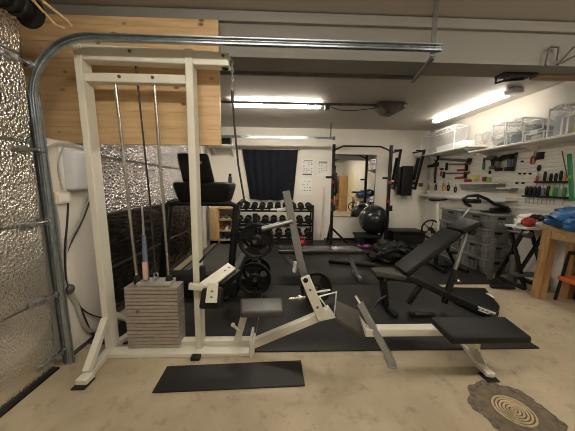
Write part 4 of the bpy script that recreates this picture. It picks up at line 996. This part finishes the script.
zb = atx(533, 131, 3.335).z
bx(524, 543, 142, S2, 'clear box holding small packets, lower of its pair', 131)
bx(524, 543, 128, zb+.002, 'clear box of dark oddments on top of the packets box', 121)
bx(545.5, 565.5, 139, S2, 'tall clear box stuffed with pale blue bags on the long shelf', 106)
storage_box(2.40, 2.90, S2, S2+.24, 'clear box nearest the viewer, with a yellow packet inside')
def content(px0, px1, py, z0, z1, m_, label, name, cat, x0=3.36, x1=3.58):
    ya = atx(px0, py, 3.335).y-.03; yb_ = atx(px1, py, 3.335).y+.03
    m = MB(); m.box(x0, x1, yb_, ya, z0, z1, .02, 2)
    for q in m.bm.verts: q.co += V((0, noise.noise(q.co*9)*.012, noise.noise(q.co*7+V((3, 3, 3)))*.012 if q.co.z > z0+.02 else 0))
    tag(link(name, m, m_), label, cat)
content(506.5, 521, 143, S2+.015, S2+.14, 'bluegrey', 'navy folded cloth seen inside the lower clear box', 'folded_cloth', 'cloth')
content(526, 541, 142, S2+.015, S2+.07, 'box', 'white packets seen inside the lower small box', 'packet', 'packet')
content(528, 540, 129, zb+.015, zb+.06, 'bluegrey', 'dark oddments seen inside the upper small box', 'oddment', 'oddments')
content(493, 503, 147, S2+.015, S2+.06, 'darksteel', 'dark metal bits seen in the clear box beside the navy cloth', 'metal_bits', 'hardware')
content(547, 564, 139, S2+.015, S2+.26, mat('pale_blue_bag', (.50, .53, .62), .5), 'pale blue bags filling the tall clear box', 'plastic_bag', 'bag')
tag(link('packet', MB().box(3.36, 3.55, 2.55, 2.80, S2+.015, S2+.10, .01), 'yellow'), 'yellow packet inside the clear box nearest the viewer', 'packet')
for i, (y, lab) in enumerate(((4.45, 'white roll inside the second clear box, farther one'), (4.30, 'white roll inside the second clear box, nearer one'))):
    m = MB(); m.lathe([(.012, 0), (.045, 0), (.045, .14), (.012, .14), (.012, 0)], (3.42, min(y, atx(475, 148, 3.335).y-.07-.12*i), S1+.015), seg=18); tag(link('paper_roll', m, 'paper'), lab, 'paper roll')
content(434, 463, 150, S1+.015, S1+.12, 'box', 'pale grey bundle inside the largest clear box', 'bundle', 'bundle')

# hand tools on the wall
def two(name, label, cat, parts, group=None):
    base = parts[0][1]
    t = thing(name, label, cat, base, group)
    for nm, _, mb, m_ in parts: link(nm, mb, m_, t)
    return t
def hammer(pt, pb, label, hm='black', gm='black', hw=.06):
    a, c = tw(*pt), tw(*pb); mid = c.lerp(a, .5)
    h = MB().tube([c, a], .014, 8); hd = MB(); hd.cyl(a+V((0, -hw*1.3, 0)), a+V((0, hw*1.3, 0)), .032, 10); hd.beam(a+V((0, hw*.6, 0)), a+V((0, hw*1.6, -.03)), .02, .014, (1, 0, 0))
    gr = MB().tube([c, c.lerp(a, .45)], .016, 8)
    return two('hammer', label, 'hammer', [('handle', mid, h, 'steel'), ('head', mid, hd, hm), ('grip', mid, gr, gm)], 'hand tools on the tool wall')
hammer((430.5, 166), (428.5, 180), 'hammer nearest the back corner on the tool wall', gm='steel')
a, c = tw(436.5, 158), tw(434.8, 183)
m = MB(); m.tube([c, a], .026, 8); h = MB(); h.ring(a+V((0, 0, .0)), (1, 0, 0), .06, .024, 18, 8); h.box(a.x-.02, a.x+.015, a.y-.09, a.y+.09, a.z-.20, a.z-.10, .01)
two('pipe_wrench', 'large black wrench hanging beside the corner hammer', 'wrench', [('handle', a, m, 'blackmetal'), ('jaw', a, h, 'blackmetal')])
a = tw(441.5, 171); c = tw(440.5, 176)
m = MB().tube([c, a], .018, 8); h = MB(); h.box(a.x-.02, a.x+.02, a.y-.05, a.y+.05, a.z+.02, a.z+.06, .008)
two('mallet', 'small mallet with red grip between wrench and clamps', 'mallet', [('handle', a, m, 'red'), ('head', a, h, 'black')])
a, c = tw(439, 158.8), tw(471.5, 161)
m = MB(); m.beam(a, c, .012, .05, (1, 0, 0)); h = MB(); h.beam(a.lerp(c, .88), c, .02, .10, (1, 0, 0), .008)
two('hand_saw', 'long thin saw hung level above the clamps', 'saw', [('blade', a, m, 'darksteel'), ('handle', a, h, 'black')])
def clamp(px0, px1, y, jawh, label, hm='red', flip=False):
    a, c = tw(px0, y), tw(px1, y); e = c if flip else a
    bar = MB().beam(a, c, .012, .028, (1, 0, 0))
    j = MB(); j.beam(a+V((-.005, 0, .03)), a+V((-.005, 0, -jawh)), .03, .055, (1, 0, 0), .006)
    s_ = a.lerp(c, .88); j2 = MB(); j2.beam(s_+V((-.005, 0, .03)), s_+V((-.005, 0, -jawh)), .03, .06, (1, 0, 0), .006)
    g = MB(); q = s_+V((-.005, 0, -jawh*.8)); g.tube([q, q+V((0, (a.y-c.y)*.35, 0))], .022, 8); g2 = MB(); g2.tube([s_+V((-.008, 0, .0)), s_+V((-.008, (c.y-s_.y)*1.2, .02))], .016, 8)
    return two('bar_clamp', label, 'clamp', [('bar', a, bar, 'darksteel'), ('fixed_jaw', a, j, 'black'), ('sliding_jaw', a, j2, 'black'), ('handle', a, g, hm), ('trigger', a, g2, hm)], 'bar clamps on the tool wall')
clamp(447, 470, 164.2, .13, 'bar clamp with red handle, upper of two, below the saw')
clamp(444, 469, 173.3, .10, 'bar clamp with red handle, lower of two, above the pliers')
def pliers(p, s, label, m_):
    c = tw(*p); t = thing('pliers', label, 'pliers', c, 'pliers on the tool wall')
    for k in (-1, 1):
        m = MB(); m.tube([c+V((0, 0, .0)), c+V((0, k*.03*s, -.04*s)), c+V((0, k*.035*s, -.10*s)), c+V((0, k*.02*s, -.15*s))], .013*s, 8); link('grip', m, m_, t)
    m = MB(); m.tube([c+V((0, 0, -.01)), c+V((0, 0, .02*s)), c+V((0, 0, .07*s))], .018*s, 8, r2=.006); link('jaw', m, 'steel', t)
pliers((428.5, 184.5), .9, 'pale gripped pliers nearest the back corner', 'steel')
pliers((436, 184.5), .9, 'black gripped pliers second from the back corner', 'black')
pliers((444, 183), 1.15, 'amber gripped pliers above the white ledge', 'amber')
pliers((448.5, 184.5), .9, 'black gripped pliers beside the amber pair', 'black')
pliers((455.5, 186.5), .8, 'small black pliers beside the pale tray', 'black')
pliers((533.5, 155.5), .8, 'red gripped pliers hanging just below the long shelf', 'red')
# trays on the ledge
def tray(px0, px1, py0, py1, label, m_='dullgalv', d=.14):
    y0, y1 = tw(px1, py1, 3.5).y, tw(px0, py1, 3.5).y; zt, zb_ = tw((px0+px1)/2, py0, 3.5).z, tw((px0+px1)/2, py1, 3.5).z
    t = thing('tray', label, 'tray', (3.55, (y0+y1)/2, zb_), 'trays on the tool wall')
    m = MB(); m.hexa([(3.53, y0+.02, zb_), (3.622, y0+.02, zb_), (3.622, y1-.02, zb_), (3.53, y1-.02, zb_), (3.622-d, y0, zt), (3.622, y0, zt), (3.622, y1, zt), (3.622-d, y1, zt)], .004, 1); link('body', m, m_, t)
    m = MB(); m.box(3.618-d, 3.626-d, y0-.003, y1+.003, zt-.012, zt+.006); link('lip', m, 'white', t)
tray(459, 498, 183.5, 190.5, 'long pale tray standing on the white ledge')
tray(497, 511, 188, 191, 'short pale tray beside the long tray end')
def small(name, label, cat, p, w, h, m_, d=.05):
    c = tw(*p); m = MB(); m.box(c.x-d/2, c.x+d/2, c.y-w/2, c.y+w/2, c.z-h/2, c.z+h/2, min(w, h, d)*.25, 2); return tag(link(name, m, m_), label, cat)
small('red_case', 'red flat case standing behind the long pale tray', 'case', (468, 180.5), .16, .05, 'red', .04)
small('tub', 'pale yellow tub above the long pale tray', 'tub', (475.5, 177.5), .16, .09, 'yellow', .04)
small('red_case', 'small red case between the tub and the green bottle', 'case', (484.5, 179), .07, .08, 'red', .04)
c = tw(489, 180)
two('spray_bottle', 'white bottle with green label above the pale tray', 'bottle', [
    ('body', c, MB().lathe([(0, -.04), (.035, -.04), (.035, .06), (.02, .10), (0, .10)], c, seg=16), 'white'),
    ('label_band', c, MB().lathe([(.0355, -.03), (.0365, -.03), (.0365, .045), (.0355, .045), (.0355, -.03)], c, seg=16), 'lime'),
    ('cap', c, MB().lathe([(0, .10), (.02, .10), (.018, .16), (0, .165)], c, seg=12), 'black')])
c = tw(484, 163)
two('saw', 'short saw with green and black handle under the shelf', 'saw', [('handle', c, MB().beam(c+V((0, 0, -.12)), c+V((0, 0, .02)), .03, .05, (1, 0, 0), .01), 'green'), ('blade', c, MB().beam(c+V((0, 0, .02)), c+V((0, 0, .09)), .008, .04, (1, 0, 0)), 'black')])
def drill(p, label, s=1.0, m_='black', m2='bluegrey'):
    c = tw(*p, 3.58); t = thing('power_drill', label, 'drill', c, 'power tools on the tool wall')
    m = MB(); m.cyl(c+V((0, -.09*s, .0)), c+V((0, .07*s, .0)), .035*s, 14); m.cyl(c+V((0, .07*s, 0)), c+V((0, .12*s, 0)), .02*s, 12, ); link('body', m, m_, t)
    m = MB(); m.beam(c+V((0, -.04*s, -.02)), c+V((0, -.055*s, -.15*s)), .04*s, .05*s, (1, 0, 0), .01); link('grip', m, m2, t)
    m = MB(); m.box(c.x-.035*s, c.x+.035*s, c.y-.10*s, c.y-.01*s, c.z-.20*s, c.z-.145*s, .01); link('battery', m, m_, t)
drill((491, 158), 'grey power drill hung below the shelf beside the green saw', .95, 'darksteel', 'black')
drill((497, 159.5), 'dark power drill second in line below the shelf', .95, 'black', 'darksteel')
drill((507, 157), 'black and blue drill hung beside the steel blade', 1.1)
a, c = tw(516, 154.5), tw(513.2, 171)
two('panel_saw', 'plain steel saw blade hung upright beside the drill', 'saw', [('blade', a, MB().beam(a, c, .008, .05, (1, 0, 0)), 'darksteel'), ('handle', a, MB().beam(a+V((0, 0, .0)), a+V((0, 0, .03)), .02, .06, (1, 0, 0), .006), 'black')])
small('tape_measure', 'black tape measure below the shelf beside the red pliers, farther one', 'tape measure', (538.8, 156), .04, .10, 'black'); small('tape_measure', 'black tape measure below the shelf beside the red pliers, nearer one', 'tape measure', (542, 155.5), .04, .10, 'black')
c = tw(539, 168)
two('scraper', 'black oval handled scraper above the screwdriver holder', 'scraper', [('handle', c, MB().sphere(c, .03, .6, .9, 1.5, 14, 8), 'black'), ('blade', c, MB().beam(c+V((0, 0, -.04)), c+V((0, 0, -.10)), .008, .025, (1, 0, 0)), 'steel')])
for i, (p, lab) in enumerate((((519.5, 173.6), 'upper row, first from the corner'), ((524.5, 173.6), 'upper row, middle'), ((529.8, 173.6), 'upper row, nearest the viewer'), ((522, 161.4), 'on its own near the shelf'), ((516.5, 183), 'lower row, nearer the corner'), ((522.8, 183), 'lower row, nearer the viewer'))):
    c = tw(*p, 3.61); m = MB(); m.lathe([(0, .03), (.012, .03), (.014, .02), (.014, 0), (0, 0)], c+V((.018, 0, 0)), (-1, 0, 0), 12)
    tag(link('panel_hook', m, 'black'), 'small black panel hook, '+lab, 'hook', 'black panel hooks')
# screwdriver holders
def holder(px0, px1, py, label):
    a, c = tw(px0, py, 3.58), tw(px1, py, 3.58); z = (a.z+c.z)/2
    m = MB(); m.box(3.555, 3.624, c.y, a.y, z-.012, z+.012, .003, 1); return tag(link('tool_holder', m, 'black'), label, 'tool holder'), z
_, zu = holder(535.5, 567, 182, 'short black tool holder, upper of two')
_, zl = holder(523, 574, 197, 'long black tool holder, lower of two')
def driver(px, py, z, label, hm, hl=.10, r=.014):
    y = tw(px, py, 3.585).y; t = thing('screwdriver', label, 'screwdriver', (3.585, y, z), 'screwdrivers in the holders')
    link('handle', MB().lathe([(0, 0), (r*.7, 0), (r, .02), (r, hl-.03), (r*.75, hl-.01), (r*.5, hl), (0, hl)], (3.585, y, z+.013), seg=12), hm, t)
    link('shaft', MB().cyl((3.585, y, z+.013), (3.585, y, z-.10), .004, 8), 'steel', t)
for i, (px, hm, hl) in enumerate(((537, 'red', .08), (544.4, 'black', .13), (550.6, 'black', .10), (555.5, 'black', .10), (560.4, 'black', .13), (564.5, 'amber', .08))):
    driver(px, 180, zu, f'{hm} handled screwdriver in the upper holder, {ordn[i]} from the back corner', hm, hl, .017)
for i, (px, hm, hl) in enumerate(((526.5, 'black', .13), (530.5, 'black', .13), (534.5, 'black', .13), (539, 'black', .13), (543, 'bluegrey', .11), (548, 'black', .14), (551.5, 'lime', .10), (555.5, 'green', .12), (564.5, 'green', .12))):
    driver(px, 192, zl, f'{"blue grey" if hm == "bluegrey" else hm} handled screwdriver in the lower holder, {ordn[i]} from the back corner', hm, hl, .020)
a, c = tw(569.4, 154, 3.56), tw(572, 201, 3.56)
t = thing('spirit_level', 'tall green spirit level standing upright against the tool panel', 'spirit level', (3.58, c.y, c.z))
link('body', MB().beam(c, a, .03, .04, (1, 0, 0), .004), 'green', t)
link('vial', MB().beam(c.lerp(a, .48)+V((-.001, 0, 0)), c.lerp(a, .54)+V((-.001, 0, 0)), .034, .03, (1, 0, 0)), 'lime', t)
a, c = tw(562, 151, 3.55), tw(567.5, 178, 3.55); tag(link('thin_rod', MB().cyl(a, c, .006, 8), 'darksteel'), 'thin dark rod leaning against the tool panel beside the green level', 'rod')
small('wood_block', 'small yellow wood block on the ledge end', 'block', (513, 192.5), .09, .035, 'wood_light')

# ================================================================== PIER WALL: box and cables
T = thing('wall_cabinet', 'white rounded wall box on the pier between the foil doors', 'wall box', (XL+.06, 2.03, 1.30))
link('cover', MB().box(XL, XL+.085, 1.905, 2.20, 1.295, 1.61, .03, 3), 'box', T)
link('base_plate', MB().box(XL, XL+.015, 1.885, 2.20, 1.285, 1.62, .006), 'white', T)
link('rib', MB().box(XL+.08, XL+.092, 2.04, 2.065, 1.33, 1.58, .004), 'box', T)
T = thing('socket_box', 'cream junction box below the white wall box', 'junction box', (XL, 1.86, 1.20))
link('housing', MB().box(XL, XL+.03, 1.80, 1.93, 1.20, 1.285, .006), 'orangelabel', T)
link('cover', MB().box(XL+.03, XL+.036, 1.82, 1.91, 1.215, 1.27, .003), 'cleargrey', T)
def cable(pts, r, m_, label):
    m = MB(); P = [V(p) for p in pts]
    out = []
    for i in range(len(P)-1):
        p0, p1, p2, p3 = P[max(i-1, 0)], P[i], P[i+1], P[min(i+2, len(P)-1)]
        for k in range(6):
            t = k/6; out.append(.5*((2*p1)+(p2-p0)*t+(2*p0-5*p1+4*p2-p3)*t*t+(3*p1-p0-3*p2+p3)*t**3))
    out.append(P[-1]); m.tube(out, r, 8); tag(link('power_cable', m, m_), label, 'cable', 'cables on the pier wall')
def pw(px, py, d=.02): return atx(px, py, XL+d)
cable([pw(66, 196), pw(68, 205), pw(67, 225), pw(65, 250), pw(66.5, 283), pw(71, 295)], .007, 'blackcable', 'black cable dropping from the cream junction box to the floor cords')
cable([pw(54, 205), pw(57, 213), pw(60, 240), pw(62, 270), pw(67, 290), pw(75, 303), pw(80, 312)], .008, 'cable', 'grey cable running close beside the door track')
cable([pw(91, 190), pw(82, 215), pw(71, 238), pw(66, 255), pw(66, 275), pw(70, 290)], .007, 'cable', 'grey cable slanting down from the wall box')
cable([pw(92, 194), pw(84, 217), pw(72.5, 240), pw(67, 252)], .006, 'blackcable', 'thin dark cable slanting parallel to the grey one')
cable([pw(68, 285), pw(76, 303), pw(81, 318), pw(88, 330), pw(98, 331), pw(105, 335)], .016, 'cable', 'thick pale cord sagging toward the machine foot')
cable([pw(70, 288), pw(79, 306), pw(86, 322), pw(91, 332), pw(96, 336)], .010, 'blackcable', 'thick dark cord sagging beside the pale one')
cable([pw(78, 305), pw(86, 312), pw(95, 316), pw(104, 318)], .006, 'blackcable', 'short dark cord running behind the machine post')
cable([pw(64, 146), pw(60, 155), pw(58, 168), pw(60, 180), pw(63, 190)], .005, 'cable', 'thin cord curving along the white wall box edge')
cable([pw(45, 146, .03), pw(55, 142.5, .03), pw(68, 143, .03), pw(80, 147, .03), pw(90, 153, .03)], .012, 'white', 'white cable arching over the white wall box')
c = pw(70, 289, .03)
m = MB(); m.sphere(c, .035, .8, 1, 1.1, 14, 8); tag(link('cable_clip', m, 'darksteel'), 'dark clip gathering the cords low on the pier', 'clip')
m = MB(); m.box(-1.60, -1.54, 1.98, 2.3, 0.0, .02, .004); tag(link('floor_strip', m, 'darksteel'), 'dark strip on the floor at the foot of the pier', 'strip')

# ================================================================== BEAM: hook and stored lath
m = MB(); y = 2.077
for dy in (0, .03):
    m.tube([aty(574, 47, y-.02-dy*3), aty(557.5, 65, y-.01), aty(556, 66, y), aty(546.5, 66, y), aty(545.5, 64, y), aty(549.5, 47.5, y), aty(551, 46.5, y), aty(558.5, 47, y), aty(559, 49, y), aty(557.5, 60, y)][0:10], .008, 8) if dy == 0 else m.tube([aty(575, 56, y), aty(556, 65.5, y)], .008, 8)
tag(link('wire_hook', m, 'darksteel'), 'bent steel wire hook hanging on the ceiling beam', 'hook')
m = MB(); m.box(2.32, 3.64, 2.27, 2.345, 2.345, 2.368, .003, 1)
tag(link('wood_lath', m, 'wood_lath'), 'long wooden lath stored flat under the ceiling beam', 'lath')
T = thing('lath_holder', 'black open bracket under the ceiling beam above the lamp', 'bracket', (2.15, 2.3, 2.3))
a = [(2.00, 2.25, 2.368), (2.00, 2.25, 2.31), (2.08, 2.25, 2.335), (2.26, 2.25, 2.352), (2.26, 2.25, 2.368)]
m = MB(); m.tube(a, .010, 8); m.tube([(p[0], 2.34, p[2]) for p in a], .010, 8); link('loop', m, 'black', T)
link('plate', MB().box(1.99, 2.30, 2.24, 2.35, 2.356, 2.3695), 'black', T)

# ================================================================== BEHIND THE VIEWER (seen only in the mirror)
m = MB(); m.box(XR-.02, XR, -.9, .1, 0, 2.05); struct('door_3', m, 'glassyell', origin=(XR, -.4, 0))
t = thing('shelf_unit', 'tall dark shelf unit seen only in the mirror behind the viewer', 'shelf unit', (3.4, -1.6, 0))
for y in (-2.1, -1.1): link('side_panel', MB().box(3.2, 3.64, y, y+.03, 0, 1.9), 'wood_table', t)
for z in (.1, .6, 1.1, 1.6): link('shelf', MB().box(3.2, 3.64, -2.07, -1.1, z, z+.03), 'wood_table', t)
link('back_panel', MB().box(3.63, 3.645, -2.1, -1.07, 0, 1.9), 'brownpad', t)
tag(link('toolbox', MB().box(3.25, 3.55, -1.6, -1.2, .631, .85, .02), 'black'), 'black toolbox on the shelf unit seen in the mirror', 'toolbox')
tag(link('bucket', MB().lathe([(0, 0), (.12, 0), (.15, .26), (.14, .26), (.115, .01), (0, .01)], (3.42, -1.8, .631), seg=20), 'amber'), 'amber bucket on the shelf unit seen in the mirror', 'bucket')

# ------------------------------------------------------------------ world and output
wd = bpy.data.worlds.new('World'); sc.world = wd; wd.use_nodes = True
bg = wd.node_tree.nodes['Background']; bg.inputs[0].default_value = (.9, .85, .75, 1); bg.inputs[1].default_value = .05
sc.cycles.transparent_max_bounces = 32
sc.cycles.pixel_filter_type = 'BLACKMAN_HARRIS'; sc.cycles.filter_width = 1.0
sc.view_settings.view_transform = 'Standard'; sc.view_settings.look = 'None'; sc.view_settings.gamma = 1.0
sc.view_settings.use_curve_mapping = False
sc.view_settings.exposure = 1.30
